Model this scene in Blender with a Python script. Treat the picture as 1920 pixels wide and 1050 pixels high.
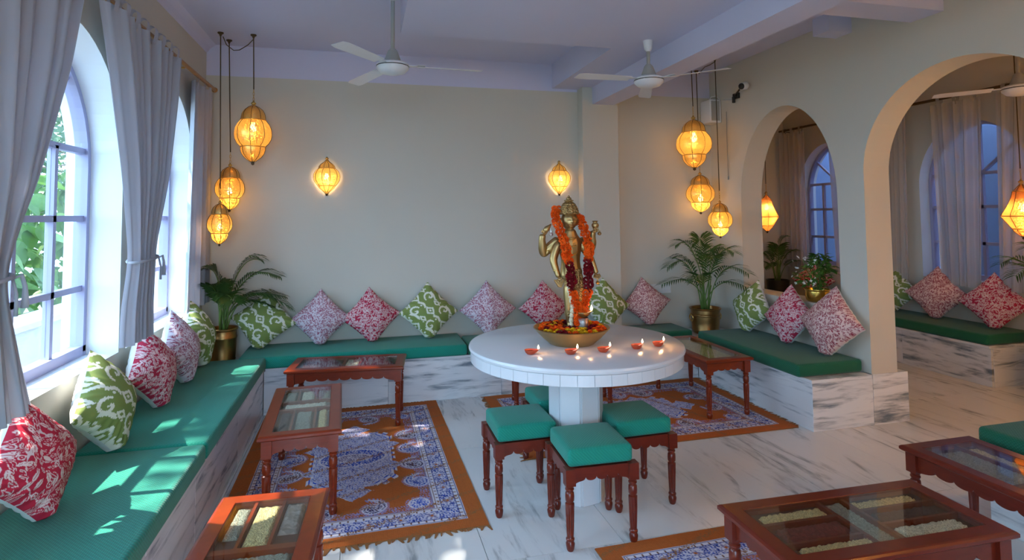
import bpy, bmesh, math, random
import numpy as np
from math import sin, cos, pi, radians, sqrt
from mathutils import Vector, Matrix, Euler

for o in list(bpy.data.objects):
    bpy.data.objects.remove(o, do_unlink=True)
SC = bpy.context.scene
COL = SC.collection
random.seed(7)

# ------------------------------------------------------------------ camera
F_PX, CY_PX = 1086.5, 346.8
YAW, PITCH, ROLL, CAM_H = radians(14.38), radians(3.037), radians(-0.523), 1.455
fw = Vector((sin(YAW) * cos(PITCH), cos(YAW) * cos(PITCH), sin(PITCH)))
r0 = Vector((cos(YAW), -sin(YAW), 0)); u0 = r0.cross(fw)
rv = r0 * cos(ROLL) + u0 * sin(ROLL); uv = -r0 * sin(ROLL) + u0 * cos(ROLL)
cd = bpy.data.cameras.new('camera'); cam = bpy.data.objects.new('camera', cd); COL.objects.link(cam)
cam.matrix_world = Matrix(((rv.x, uv.x, -fw.x, 0), (rv.y, uv.y, -fw.y, 0), (rv.z, uv.z, -fw.z, CAM_H), (0, 0, 0, 1)))
cd.sensor_fit = 'HORIZONTAL'; cd.sensor_width = 36.0
cd.lens = F_PX * 36.0 / 1920.0
cd.shift_y = (CY_PX - 525.0) / 1920.0
cd.clip_start = 0.05
SC.camera = cam

# ------------------------------------------------------------------ sky, sun, daylight portals, exposure
SKY_COL, SKY_STR = (0.46, 0.71, 1.0), 5.9
SUN_COL, SUN_STR = (1.0, 0.93, 0.82), 11.0
SUN_DIR = Vector((0.64, -0.04, -0.77))
LAMP = 0.30
EXPOSURE = 0.82
SC.view_settings.view_transform = 'Standard'; SC.view_settings.look = 'None'
SC.view_settings.gamma = 1.0; SC.view_settings.use_curve_mapping = False
SC.view_settings.exposure = EXPOSURE
W = bpy.data.worlds.new('sky'); SC.world = W; W.use_nodes = True
bg = W.node_tree.nodes['Background']; bg.inputs[0].default_value = (*SKY_COL, 1); bg.inputs[1].default_value = SKY_STR
sd = bpy.data.lights.new('sun', 'SUN'); sd.energy = SUN_STR; sd.color = SUN_COL; sd.angle = radians(0.6)
so = bpy.data.objects.new('sun', sd); COL.objects.link(so)
so.rotation_euler = SUN_DIR.to_track_quat('-Z', 'Y').to_euler(); so.location = (-6, 2, 7)

def portal(loc, d, sx, sy):
    l = bpy.data.lights.new('window_portal', 'AREA'); l.shape = 'RECTANGLE'; l.size = sx; l.size_y = sy
    l.cycles.is_portal = True
    o = bpy.data.objects.new('window_portal', l); COL.objects.link(o)
    o.location = loc; o.rotation_euler = Vector(d).to_track_quat('-Z', 'Y').to_euler()
for yc in (1.4, 2.87, 4.22):
    portal((-1.56, yc, 1.55), (1, 0, 0), 1.5, 1.4)
for xc in (-0.3,):  # portal for the added rear opening
    portal((xc, -1.9, 1.3), (0, 1, 0), 2.1, 2.7)
SC.cycles.max_bounces = 10; SC.cycles.diffuse_bounces = 5; SC.cycles.transparent_max_bounces = 16
SC.cycles.sample_clamp_indirect = 6.0; SC.cycles.caustics_reflective = False; SC.cycles.caustics_refractive = False
SC.cycles.blur_glossy = 0.5

# ------------------------------------------------------------------ helpers
def tag(o, label=None, cat=None, group=None, kind=None):
    if label: o['label'] = label
    if cat: o['category'] = cat
    if group: o['group'] = group
    if kind: o['kind'] = kind
    return o

def empty(name, loc=(0, 0, 0), rz=0.0, label=None, cat=None, group=None, kind=None):
    o = bpy.data.objects.new(name, None); COL.objects.link(o)
    o.location = loc; o.rotation_euler = (0, 0, rz); o.empty_display_size = 0.05
    return tag(o, label, cat, group, kind)

def link(name, me, parent=None, loc=None, rot=None, scale=None):
    o = bpy.data.objects.new(name, me); COL.objects.link(o)
    if parent: o.parent = parent
    if loc is not None: o.location = loc
    if rot is not None: o.rotation_euler = rot
    if scale is not None: o.scale = (scale,) * 3 if not hasattr(scale, '__len__') else scale
    return o

def copy_tree(o, parent=None):
    c = o.copy(); COL.objects.link(c)
    if parent: c.parent = parent
    for ch in list(o.children): copy_tree(ch, c)
    return c

class MB:
    """collects faces, builds ONE mesh"""
    def __init__(s): s.v = []; s.f = []; s.m = []
    def add(s, vs, fs, mi=0, mat=None):
        b = len(s.v)
        if mat is not None: vs = [tuple(mat @ Vector(p)) for p in vs]
        s.v.extend([tuple(p) for p in vs]); s.f.extend([tuple(b + i for i in f) for f in fs]); s.m.extend([mi] * len(fs)); return s
    def box(s, x0, x1, y0, y1, z0, z1, mi=0, mat=None):
        return s.add([(x0,y0,z0),(x1,y0,z0),(x1,y1,z0),(x0,y1,z0),(x0,y0,z1),(x1,y0,z1),(x1,y1,z1),(x0,y1,z1)],
            [(3,2,1,0),(4,5,6,7),(0,1,5,4),(1,2,6,5),(2,3,7,6),(3,0,4,7)], mi, mat)
    def lathe(s, prof, n=24, mi=0, mat=None, flute=None, a0=0.0, a1=2*pi, cap=True):
        full = abs(a1 - a0 - 2*pi) < 1e-6; k = n if full else n + 1
        vs = []; fs = []
        for (r, z) in prof:
            for i in range(k):
                a = a0 + (a1 - a0) * i / n
                rr = r * (flute(a, z) if flute else 1.0)
                vs.append((rr*cos(a), rr*sin(a), z))
        for j in range(len(prof)-1):
            for i in range(n):
                i2 = (i+1) % k
                fs.append((j*k+i, j*k+i2, (j+1)*k+i2, (j+1)*k+i))
        if full and cap:
            if prof[0][0] > 1e-5: fs.append(tuple(range(k-1, -1, -1)))
            if prof[-1][0] > 1e-5: fs.append(tuple((len(prof)-1)*k + i for i in range(k)))
        return s.add(vs, fs, mi, mat)
    def tube(s, pts, r, n=8, mi=0, mat=None, closed=False):
        pts = [Vector(p) for p in pts]; N = len(pts); vs = []; fs = []
        rr = r if hasattr(r, '__len__') else [r]*N
        up = None
        for i, p in enumerate(pts):
            if closed: t = pts[(i+1) % N] - pts[i-1]
            else: t = pts[min(i+1, N-1)] - pts[max(i-1, 0)]
            t.normalize()
            if up is None:
                up = Vector((0,0,1)) if abs(t.z) < 0.9 else Vector((1,0,0))
            a = (up - t*up.dot(t)); a.normalize(); b = t.cross(a); up = a
            for k in range(n):
                q = 2*pi*k/n
                vs.append(tuple(p + (a*cos(q) + b*sin(q))*rr[i]))
        M_ = N if closed else N-1
        for i in range(M_):
            for k in range(n):
                i2 = (i+1) % N; k2 = (k+1) % n
                fs.append((i*n+k, i*n+k2, i2*n+k2, i2*n+k))
        if not closed:
            fs.append(tuple(range(n-1,-1,-1))); fs.append(tuple((N-1)*n+k for k in range(n)))
        return s.add(vs, fs, mi, mat)
    def prism(s, poly, h0, h1, axis='z', mi=0, mat=None):
        n = len(poly)
        def P(a, b, h): return {'z': (a,b,h), 'y': (a,h,b), 'x': (h,a,b)}[axis]
        vs = [P(a,b,h0) for a,b in poly] + [P(a,b,h1) for a,b in poly]
        fs = [tuple(range(n-1,-1,-1)), tuple(range(n, 2*n))] + [(i,(i+1)%n,n+(i+1)%n,n+i) for i in range(n)]
        return s.add(vs, fs, mi, mat)
    def mesh(s, name, mats, smooth=False, bevel=0.0, seg=2, fix=True):
        me = bpy.data.meshes.new(name); me.from_pydata(s.v, [], s.f)
        if not isinstance(mats, (list, tuple)): mats = [mats]
        for m in mats: me.materials.append(m)
        if len(mats) > 1: me.polygons.foreach_set('material_index', s.m)
        if fix or bevel:
            bm = bmesh.new(); bm.from_mesh(me)
            bmesh.ops.remove_doubles(bm, verts=bm.verts, dist=1e-5)
            if bevel:
                es = [e for e in bm.edges if len(e.link_faces) == 2 and e.calc_face_angle(0) > 0.5]
                bmesh.ops.bevel(bm, geom=es, offset=bevel, segments=seg, profile=0.5, affect='EDGES', clamp_overlap=True)
            bmesh.ops.recalc_face_normals(bm, faces=bm.faces)
            bm.to_mesh(me); bm.free()
        if smooth:
            me.polygons.foreach_set('use_smooth', [True]*len(me.polygons))
            if smooth != 'all':
                try: me.set_sharp_from_angle(angle=radians(38))
                except Exception: pass
        me.update(); return me
    def build(s, name, mats, parent=None, smooth=False, bevel=0.0, seg=2, loc=None, rot=None, fix=True):
        return link(name, s.mesh(name, mats, smooth, bevel, seg, fix), parent, loc, rot)

def np_mesh(name, V, Fq, mats, cols=None, smooth=True, mi=None):
    me = bpy.data.meshes.new(name)
    V = np.asarray(V, np.float32); Fq = np.asarray(Fq, np.int32); k = Fq.shape[1]
    me.vertices.add(len(V)); me.vertices.foreach_set('co', V.ravel())
    me.loops.add(Fq.size); me.loops.foreach_set('vertex_index', Fq.ravel())
    me.polygons.add(len(Fq)); me.polygons.foreach_set('loop_start', np.arange(0, Fq.size, k, dtype=np.int32))
    me.update(calc_edges=True)
    if not isinstance(mats, (list, tuple)): mats = [mats]
    for m in mats: me.materials.append(m)
    if mi is not None: me.polygons.foreach_set('material_index', np.asarray(mi, np.int32))
    if smooth: me.polygons.foreach_set('use_smooth', np.ones(len(Fq), bool))
    if cols is not None:
        ca = me.color_attributes.new('Col', 'FLOAT_COLOR', 'POINT')
        c4 = np.ones((len(V), 4), np.float32); c4[:, :3] = cols
        ca.data.foreach_set('color', c4.ravel())
    me.validate(); me.update(); return me

def grid_faces(nu, nv, off=0, flip=False):
    i, j = np.meshgrid(np.arange(nu-1), np.arange(nv-1), indexing='ij')
    a = (i*nv + j).ravel() + off
    q = np.stack([a, a+nv, a+nv+1, a+1], 1)
    return q[:, ::-1] if flip else q

def lin(r, g, b):
    f = lambda c: (c/255/12.92) if c/255 <= 0.04045 else ((c/255+0.055)/1.055)**2.4
    return (f(r), f(g), f(b))

# ------------------------------------------------------------------ materials
class NT:
    def __init__(s, name):
        s.mat = bpy.data.materials.new(name); s.mat.use_nodes = True
        s.nt = s.mat.node_tree; s.b = s.nt.nodes['Principled BSDF']; s.out = s.nt.nodes['Material Output']
    def n(s, typ, ins=None, **kw):
        x = s.nt.nodes.new(typ)
        for k, v in kw.items(): setattr(x, k, v)
        for k, v in (ins or {}).items(): s.set(x, k, v)
        return x
    def set(s, x, k, v):
        sock = x.inputs[k]
        if hasattr(v, 'is_output') or hasattr(v, 'links'): s.nt.links.new(v, sock)
        else:
            if hasattr(v, '__len__') and len(v) == 3 and sock.type == 'RGBA': v = (*v, 1)
            sock.default_value = v
    def p(s, **kw):
        al = dict(col='Base Color', rough='Roughness', metal='Metallic', spec='Specular IOR Level', coat='Coat Weight', crough='Coat Roughness',
                  normal='Normal', emit='Emission Color', estr='Emission Strength', sheen='Sheen Weight', alpha='Alpha', sss='Subsurface Weight')
        for k, v in kw.items(): s.set(s.b, al[k], v)
        return s
    def pos(s, scale=(1,1,1), rand=False, obj=False):
        c = s.n('ShaderNodeTexCoord').outputs['Object'] if obj else s.n('ShaderNodeNewGeometry').outputs['Position']
        if rand:
            r = s.n('ShaderNodeObjectInfo').outputs['Random']
            c = s.n('ShaderNodeVectorMath', {0: c, 1: s.n('ShaderNodeVectorMath', {0: s.n('ShaderNodeCombineXYZ', {0: r, 1: r, 2: r}).outputs[0], 1: (37.0, 23.0, 11.0)}, operation='MULTIPLY').outputs[0]}).outputs[0]
        return s.n('ShaderNodeMapping', {'Vector': c, 'Scale': scale}).outputs[0]
    def noise(s, vec, scale, detail=4, rough=0.55, dist=0.0):
        return s.n('ShaderNodeTexNoise', {'Vector': vec, 'Scale': scale, 'Detail': detail, 'Roughness': rough, 'Distortion': dist}).outputs[0]
    def ramp(s, fac, stops):
        r = s.n('ShaderNodeValToRGB', {'Fac': fac}); e = r.color_ramp.elements
        while len(e) > 1: e.remove(e[-1])
        e[0].position = stops[0][0]; e[0].color = (*stops[0][1], 1)
        for p_, c in stops[1:]:
            q = e.new(p_); q.color = (*c, 1)
        return r.outputs[0]
    def mix(s, f, a, b, t='MIX'):
        m = s.n('ShaderNodeMix', data_type='RGBA', blend_type=t)
        s.set(m, 0, f); s.set(m, 6, a); s.set(m, 7, b); return m.outputs[2]
    def bump(s, h, strength=0.2, dist=0.01):
        return s.n('ShaderNodeBump', {'Height': h, 'Strength': strength, 'Distance': dist}).outputs[0]
    def math(s, op, a, b=0.0):
        return s.n('ShaderNodeMath', {0: a, 1: b}, operation=op).outputs[0]

def plain(name, col, rough=0.5, metal=0.0, **kw):
    t = NT(name); t.p(col=col, rough=rough, metal=metal, **kw); return t.mat

def m_wall(name, col, band=None):
    t = NT(name); p_ = t.pos()
    n1 = t.noise(p_, 1.3, 3); c = t.mix(n1, [x*0.96 for x in col], [min(1, x*1.03) for x in col])
    if band:
        z = t.n('ShaderNodeSeparateXYZ', {0: p_}).outputs[2]
        c = t.mix(t.math('GREATER_THAN', z, band[0]), c, band[1])
    t.p(col=c, rough=0.62, spec=0.3, normal=t.bump(t.noise(p_, 90, 3), 0.06, 0.004)); return t.mat
CREAM = (0.58, 0.55, 0.47); LAV = (0.60, 0.60, 0.76)
M_WALL = m_wall('cream_paint', CREAM)
M_WALLB = m_wall('cream_and_lavender_paint', CREAM, (2.625, LAV))
M_CEIL = m_wall('lavender_white_paint', LAV)
M_REVEAL = m_wall('white_paint', (0.82, 0.84, 0.86))  # whiter than the walls: window skylight put into the reveal colour
M_JAMB = m_wall('beige_paint', (0.72, 0.64, 0.54))

def m_marble(name, scale, vein, base, dark, rough=0.16, fine=1.0, lo=0.62, rand=True):
    t = NT(name); p_ = t.pos(scale, rand=rand)
    n1 = t.noise(p_, 1.0*fine, 7, 0.62, 0.9); n2 = t.noise(p_, 3.1*fine, 5, 0.6, 0.4); n3 = t.noise(t.pos((1,1,1)), 2.2, 4)
    v = t.ramp(n1, [(0.0, (0,0,0)), (lo-0.05, (0,0,0)), (lo+0.05, (0.75,)*3), (lo+0.14, (1,1,1))])
    v2 = t.ramp(n2, [(0.0, (0,0,0)), (0.46, (0.1,)*3), (0.62, (1,1,1))])
    f = t.math('MULTIPLY', t.math('MULTIPLY', v, v2), vein)
    cloud = t.mix(n3, [x*0.93 for x in base], base)
    t.p(col=t.mix(f, cloud, dark), rough=rough, spec=0.5); return t.mat
M_FLOOR = m_marble('streaked_floor_marble', (6.5, 1.1, 1), 0.8, (0.80, 0.80, 0.79), (0.16, 0.17, 0.18), 0.2, 1.0, 0.56)
M_BENCH = m_marble('grey_veined_marble', (0.9, 0.9, 7.5), 1.0, (0.80, 0.81, 0.82), (0.13, 0.17, 0.21), 0.22, 1.0, 0.50)
M_TABLEM = m_marble('white_table_marble', (2, 2, 2), 0.22, (0.64, 0.64, 0.66), (0.42, 0.43, 0.47), 0.19, 1.0, 0.6, rand=False)
M_GROUT = plain('grey_joint_cement', (0.35, 0.35, 0.34), 0.9)

def m_fabric(name, col, col2, sc=260.0):
    t = NT(name); p_ = t.pos(obj=True)
    w1 = t.n('ShaderNodeTexWave', {'Vector': p_, 'Scale': sc/6, 'Distortion': 0.6, 'Detail': 1.0}, wave_type='BANDS', bands_direction='DIAGONAL').outputs[1]
    w2 = t.n('ShaderNodeTexWave', {'Vector': t.n('ShaderNodeMapping', {'Vector': p_, 'Scale': (1, -1, 1)}).outputs[0], 'Scale': sc/6, 'Distortion': 0.6, 'Detail': 1.0}, wave_type='BANDS', bands_direction='DIAGONAL').outputs[1]
    w = t.math('MULTIPLY', w1, w2); n1 = t.noise(p_, 3.0, 3)
    c = t.mix(w, col2, col); c = t.mix(t.math('MULTIPLY', n1, 0.25), c, [x*0.75 for x in col])
    t.p(col=c, rough=0.8, spec=0.25, sheen=0.15, normal=t.bump(w, 0.35, 0.004)); return t.mat
M_GREEN = m_fabric('woven_green_fabric', (0.008, 0.27, 0.19), (0.006, 0.205, 0.145))
M_GREEN_DIM = m_fabric('woven_deep_green_fabric', (0.008, 0.150, 0.075), (0.004, 0.095, 0.048))  # same green fabric, dimmer doorway-side light put into the colour

def m_wood(name, col, rough=0.28):
    t = NT(name); p_ = t.pos((3, 3, 14), obj=True)
    n1 = t.noise(p_, 3.0, 5, 0.6, 1.2)
    t.p(col=t.mix(n1, [x*0.6 for x in col], [x*1.35 for x in col]), rough=rough, spec=0.35, coat=0.18, crough=0.12, normal=t.bump(n1, 0.04, 0.003)); return t.mat
M_WOOD = m_wood('varnished_red_brown_wood', (0.20, 0.024, 0.005))
M_WOODD = m_wood('dark_red_wood', (0.135, 0.016, 0.006))
M_ROD = m_wood('golden_rod_wood', (0.38, 0.18, 0.05), 0.35)

def m_glass(name, tint=(0.9, 0.96, 0.95), refl=1.0):
    t = NT(name); tr = t.n('ShaderNodeBsdfTransparent', {0: tint}); gl = t.n('ShaderNodeBsdfGlossy', {0: (1,1,1), 'Roughness': 0.02})
    g = t.n('ShaderNodeNewGeometry'); dt = t.math('ABSOLUTE', t.n('ShaderNodeVectorMath', {0: g.outputs['Normal'], 1: g.outputs['Incoming']}, operation='DOT_PRODUCT').outputs['Value'])
    lw = t.math('ADD', t.math('MULTIPLY', t.math('POWER', t.math('SUBTRACT', 1.0, dt), 5.0), 0.96), 0.04)   # Schlick, same from both sides of the thin pane
    mx = t.n('ShaderNodeMixShader', {0: t.math('MULTIPLY', lw, refl), 1: tr.outputs[0], 2: gl.outputs[0]})
    t.nt.links.new(mx.outputs[0], t.out.inputs[0]); return t.mat
M_GLASS = m_glass('clear_table_glass', (0.95, 0.97, 0.955)); M_PANE = m_glass('window_glass', (0.97, 0.98, 0.98), 0.6)

def m_brass(name, col, rough=0.32):
    t = NT(name); n1 = t.noise(t.pos(obj=True), 18, 4)
    t.p(col=t.mix(n1, [x*0.72 for x in col], col), rough=rough, metal=1.0, normal=t.bump(n1, 0.12, 0.004)); return t.mat
def m_carved():
    t = NT('carved_gold_bronze'); p_ = t.pos(obj=True); v = t.n('ShaderNodeTexVoronoi', {'Vector': p_, 'Scale': 130.0}).outputs['Distance']
    t.p(col=t.mix(v, (0.56, 0.37, 0.15), (0.30, 0.18, 0.07)), rough=0.42, metal=1.0, normal=t.bump(v, 0.9, 0.006)); return t.mat
M_BRASS = m_brass('aged_brass', (0.72, 0.45, 0.13)); M_STATUE = m_brass('old_gold_bronze', (0.52, 0.34, 0.14), 0.40); M_CARVED = m_carved()
M_POT = m_brass('antique_pot_brass', (0.44, 0.24, 0.085), 0.38); M_BOWL = m_brass('bronze_bowl_metal', (0.55, 0.38, 0.16), 0.4); M_COPPER = m_brass('dull_copper', (0.50, 0.20, 0.08), 0.38)
M_SILVER = m_brass('silver_metal', (0.92, 0.90, 0.88), 0.40); M_DARKM = plain('dark_bronze_wire', (0.10, 0.065, 0.03), 0.45, 0.8)

def m_lantern(name, body, glow, hole=75.0, dome=False):
    """pierced brass sheet: small holes, warm light scattered through the thin metalwork backing"""
    t = NT(name); p_ = t.pos(obj=True)
    v = t.n('ShaderNodeTexVoronoi', {'Vector': p_, 'Scale': hole}, feature='DISTANCE_TO_EDGE').outputs['Distance']
    h = t.math('GREATER_THAN', v, 0.13)
    tl = t.n('ShaderNodeBsdfTranslucent', {0: glow}); t.p(col=body, rough=0.35, metal=0.85)
    mx = t.n('ShaderNodeMixShader', {0: t.math('ADD', t.math('MULTIPLY', h, 0.15 if dome else 0.38), 0.05 if dome else 0.10), 1: t.b.outputs[0], 2: tl.outputs[0]})
    tr = t.n('ShaderNodeBsdfTransparent', {0: (1.0, 0.85, 0.55)})
    m2 = t.n('ShaderNodeMixShader', {0: t.math('MULTIPLY', h, 0.08 if dome else 0.34), 1: mx.outputs[0], 2: tr.outputs[0]})
    t.nt.links.new(m2.outputs[0], t.out.inputs[0]); return t.mat
M_DOME = m_lantern('brass_dome_sheet', (0.62, 0.40, 0.13), (0.55, 0.32, 0.08), dome=True); M_LANT = m_lantern('pierced_brass_sheet', (0.70, 0.44, 0.13), (1.0, 0.62, 0.16)); M_LANTC = m_lantern('pierced_copper_sheet', (0.5, 0.2, 0.07), (0.95, 0.36, 0.10))
def m_emit(name, col, s):
    t = NT(name); t.p(col=(0,0,0), emit=col, estr=s, rough=0.5); return t.mat
M_BULB = m_emit('lit_bulb', (1.0, 0.78, 0.45), 9.0); M_FLAME = m_emit('candle_flame', (1.0, 0.72, 0.42), 9.0)

def m_cloth(name, col, tl=0.4, tr=0.0):
    t = NT(name); n1 = t.noise(t.pos((1,1,1), obj=True), 300, 2)
    d = t.n('ShaderNodeBsdfDiffuse', {0: col, 'Normal': t.bump(n1, 0.1, 0.002)}); tt = t.n('ShaderNodeBsdfTranslucent', {0: col})
    mx = t.n('ShaderNodeMixShader', {0: tl, 1: d.outputs[0], 2: tt.outputs[0]})
    if tr:
        q = t.n('ShaderNodeBsdfTransparent', {0: (1,1,1)}); mx = t.n('ShaderNodeMixShader', {0: tr, 1: mx.outputs[0], 2: q.outputs[0]})
    t.nt.links.new(mx.outputs[0], t.out.inputs[0]); return t.mat
M_CURT = m_cloth('white_cotton_voile', (0.53, 0.54, 0.60), 0.30); M_SHEER = m_cloth('sheer_beige_voile', (0.72, 0.68, 0.64), 0.4, 0.52)

def m_vcol(name, rough=0.85, bump=0.2, sc=500):
    t = NT(name); a = t.n('ShaderNodeVertexColor', layer_name='Col').outputs[0]
    t.p(col=a, rough=rough, spec=0.2, normal=t.bump(t.noise(t.pos(obj=True), sc, 2), bump, 0.003)); return t.mat
M_PRINT = m_vcol('printed_cotton'); M_RUG = m_vcol('woven_rug_pile', 0.92, 0.4, 420)
M_COTTON = plain('plain_white_cotton', (0.72, 0.70, 0.66), 0.9)
M_FRAME = plain('pale_lavender_paint', (0.36, 0.36, 0.54), 0.45); M_WHITE = plain('white_plastic', (0.75, 0.75, 0.75), 0.35)
M_FANB = plain('ivory_fan_enamel', (0.70, 0.70, 0.72), 0.3); M_GREY = plain('grey_speaker_cloth', (0.34, 0.34, 0.32), 0.8); M_BLACK = plain('black_plastic', (0.015, 0.015, 0.015), 0.35)
M_SOIL = plain('dark_soil', (0.03, 0.02, 0.012), 0.95)
def m_leaf(name, c0, c1, tl=0.25):
    t = NT(name); r = t.n('ShaderNodeObjectInfo').outputs['Random']; n1 = t.noise(t.pos(), 22, 3)
    c = t.mix(t.math('ADD', t.math('MULTIPLY', n1, 0.6), t.math('MULTIPLY', r, 0.4)), c0, c1)
    t.p(col=c, rough=0.42, spec=0.4); tt = t.n('ShaderNodeBsdfTranslucent', {0: c})
    mx = t.n('ShaderNodeMixShader', {0: tl, 1: t.b.outputs[0], 2: tt.outputs[0]}); t.nt.links.new(mx.outputs[0], t.out.inputs[0]); return t.mat
M_PALM = m_leaf('palm_green', (0.02, 0.06, 0.012), (0.07, 0.16, 0.03)); M_STALK = m_leaf('stalk_green', (0.08, 0.16, 0.03), (0.16, 0.26, 0.06), 0.1)
M_BUSH = m_leaf('bush_green', (0.03, 0.10, 0.015), (0.12, 0.26, 0.04)); M_GARDEN = m_leaf('garden_leaf', (0.02, 0.10, 0.02), (0.13, 0.25, 0.045), 0.4)
M_TREE = m_leaf('tree_leaf', (0.03, 0.09, 0.04), (0.11, 0.20, 0.07), 0.3)
M_PETALW = plain('white_petal', (0.85, 0.83, 0.75), 0.7)
def m_petal(name, c): 
    t = NT(name); n1 = t.noise(t.pos(obj=True), 160, 3); t.p(col=t.mix(n1, [x*0.68 for x in c], c), rough=0.75, spec=0.2, sss=0.0); return t.mat
M_ORANGE = m_petal('orange_petal', (0.98, 0.115, 0.004)); M_MAROON = m_petal('maroon_petal', (0.21, 0.004, 0.010)); M_YELLOW = m_petal('yellow_petal', (0.92, 0.50, 0.01))
M_CLAY = plain('red_terracotta', (0.42, 0.055, 0.018), 0.55); M_OIL = plain('dark_oil', (0.12, 0.02, 0.008), 0.08)
M_BANDC = plain('rust_cotton_fringe', (0.30, 0.12, 0.035), 0.9)
def m_grain(name, c, sc=260, r=0.9):
    t = NT(name); v = t.n('ShaderNodeTexVoronoi', {'Vector': t.pos(obj=True), 'Scale': sc}); 
    t.p(col=t.mix(v.outputs['Color'], [x*0.35 for x in c], c), rough=r, normal=t.bump(v.outputs['Distance'], 0.8, 0.003)); return t.mat
M_RICE = m_grain('white_rice', (0.92, 0.86, 0.66)); M_LENTIL = m_grain('grey_green_lentil', (0.36, 0.37, 0.30)); M_SEED = m_grain('pale_seed', (0.86, 0.66, 0.30)); M_SPICE = m_grain('dark_spice', (0.10, 0.055, 0.06)); M_CHILI = m_grain('dried_chilli', (0.20, 0.03, 0.02), 120); M_BARK = m_grain('cinnamon_bark', (0.42, 0.34, 0.30), 60)
M_SLOT = plain('dark_tray_board', (0.07, 0.02, 0.014), 0.6)

# ================================================================== THE SETTING
def arch_z(o, t):
    q = max(0.0, 1 - ((t - o['c']) / o['a'])**2)
    return o['spring'] + o['rise'] * sqrt(q)

def wall(name, axis, p0, p1, t0, t1, z0, z1, ops, mats, n=28):
    """wall slab normal to `axis` between p0 and p1, running t0..t1, with arched openings; material 1 lines the reveals"""
    m = MB()
    def V(p, t, z): return (p, t, z) if axis == 'x' else (t, p, z)
    def quad(a, b, c, d, mi=0): m.add([a, b, c, d], [(0, 1, 2, 3)], mi)
    def col(ta, tb, za, zb, zc, zd):           # both faces between heights (za..zc at ta, zb..zd at tb)
        for p in (p0, p1): quad(V(p, ta, za), V(p, tb, zb), V(p, tb, zd), V(p, ta, zc))
    cur = t0
    for o in sorted(ops, key=lambda o: o['c']):
        a, b = o['c'] - o['a'], o['c'] + o['a']
        col(cur, a, z0, z0, z1, z1)
        ts = [o['c'] - o['a'] * cos(pi * i / n) for i in range(n + 1)]
        for i in range(n):
            ta, tb = ts[i], ts[i+1]; ya, yb = arch_z(o, ta), arch_z(o, tb)
            col(ta, tb, ya, yb, z1, z1); quad(V(p0, ta, ya), V(p1, ta, ya), V(p1, tb, yb), V(p0, tb, yb), 1)
        if o['sill'] > z0 + 1e-4:
            col(a, b, z0, z0, o['sill'], o['sill']); quad(V(p0, a, o['sill']), V(p1, a, o['sill']), V(p1, b, o['sill']), V(p0, b, o['sill']), 1)
        for t in (a, b): quad(V(p0, t, o['sill']), V(p1, t, o['sill']), V(p1, t, o['spring']), V(p0, t, o['spring']), 1)
        cur = b
    col(cur, t1, z0, z0, z1, z1)
    for t in (t0, t1): quad(V(p0, t, z0), V(p1, t, z0), V(p1, t, z1), V(p0, t, z1))
    for z in (z1,): quad(V(p0, t0, z), V(p1, t0, z), V(p1, t1, z), V(p0, t1, z))
    o = link(name, m.mesh(name, mats)); return tag(o, kind='structure')

H = 2.88
WIN = [dict(c=1.45, a=0.62, sill=0.755, spring=1.73, rise=0.63), dict(c=2.87, a=0.65, sill=0.755, spring=1.73, rise=0.63), dict(c=4.22, a=0.61, sill=0.755, spring=1.73, rise=0.63)]
wall('wall_left', 'x', -1.515, -1.25, -1.6, 5.35, 0, H, WIN, [M_WALL, M_REVEAL])
wall('wall_back', 'y', 5.15, 5.35, -1.25, 3.40, 0, H, [], [M_WALLB, M_WALLB])
ARCH1 = dict(c=4.125, a=0.565, sill=0.755, spring=1.58, rise=0.775); ARCH2 = dict(c=2.64, a=0.68, sill=0.0, spring=1.73, rise=0.64)
wall('wall_right', 'x', 3.40, 3.62, -1.6, 6.7, 0, H, [ARCH2, ARCH1], [M_WALL, M_WALL], 40)
EWIN = [dict(c=4.22, a=0.52, sill=0.80, spring=1.72, rise=0.60), dict(c=5.93, a=0.50, sill=0.80, spring=1.72, rise=0.60)]
wall('wall_east', 'x', 5.55, 5.80, -1.6, 6.9, 0, H, EWIN, [M_WALL, M_REVEAL])
wall('wall_north', 'y', 6.70, 6.90, 3.40, 5.55, 0, H, [], [M_WALL, M_WALL])
REAR_FILL = [dict(c=-0.3, a=0.95, sill=0.0, spring=1.7, rise=0.9)]  # unseen opening added behind the camera as daylight fill
wall('wall_rear', 'y', -1.80, -1.60, -1.70, 5.80, 0, H, REAR_FILL, [M_WALL, M_REVEAL])

tag(MB().box(-1.70, 5.80, -1.80, 6.90, H, H + 0.12).build('ceiling', M_CEIL), kind='structure')
fl = tag(MB().box(-1.70, 5.80, -1.80, 6.90, -0.12, -0.012).build('floor', M_GROUT), kind='structure')
slab_me = None
for i in range(-1, 11):
    for j in range(-2, 6):
        x0 = -0.70 + 0.61 * i; y0 = 0.02 + 1.22 * j
        a, b = max(x0, -1.25), min(x0 + 0.607, 5.55); c, d = max(y0, -1.6), min(y0 + 1.217, 6.7)
        if b - a < 0.02 or d - c < 0.02: continue
        if b - a > 0.6 and d - c > 1.2:
            if slab_me is None: slab_me = MB().box(0, 0.607, 0, 1.217, -0.012, 0).mesh('marble_slab', M_FLOOR)
            link('marble_slab', slab_me, fl, (a, c, 0))
        else: MB().box(0, b - a, 0, d - c, -0.012, 0).build('marble_slab', M_FLOOR, fl, loc=(a, c, 0))

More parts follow.
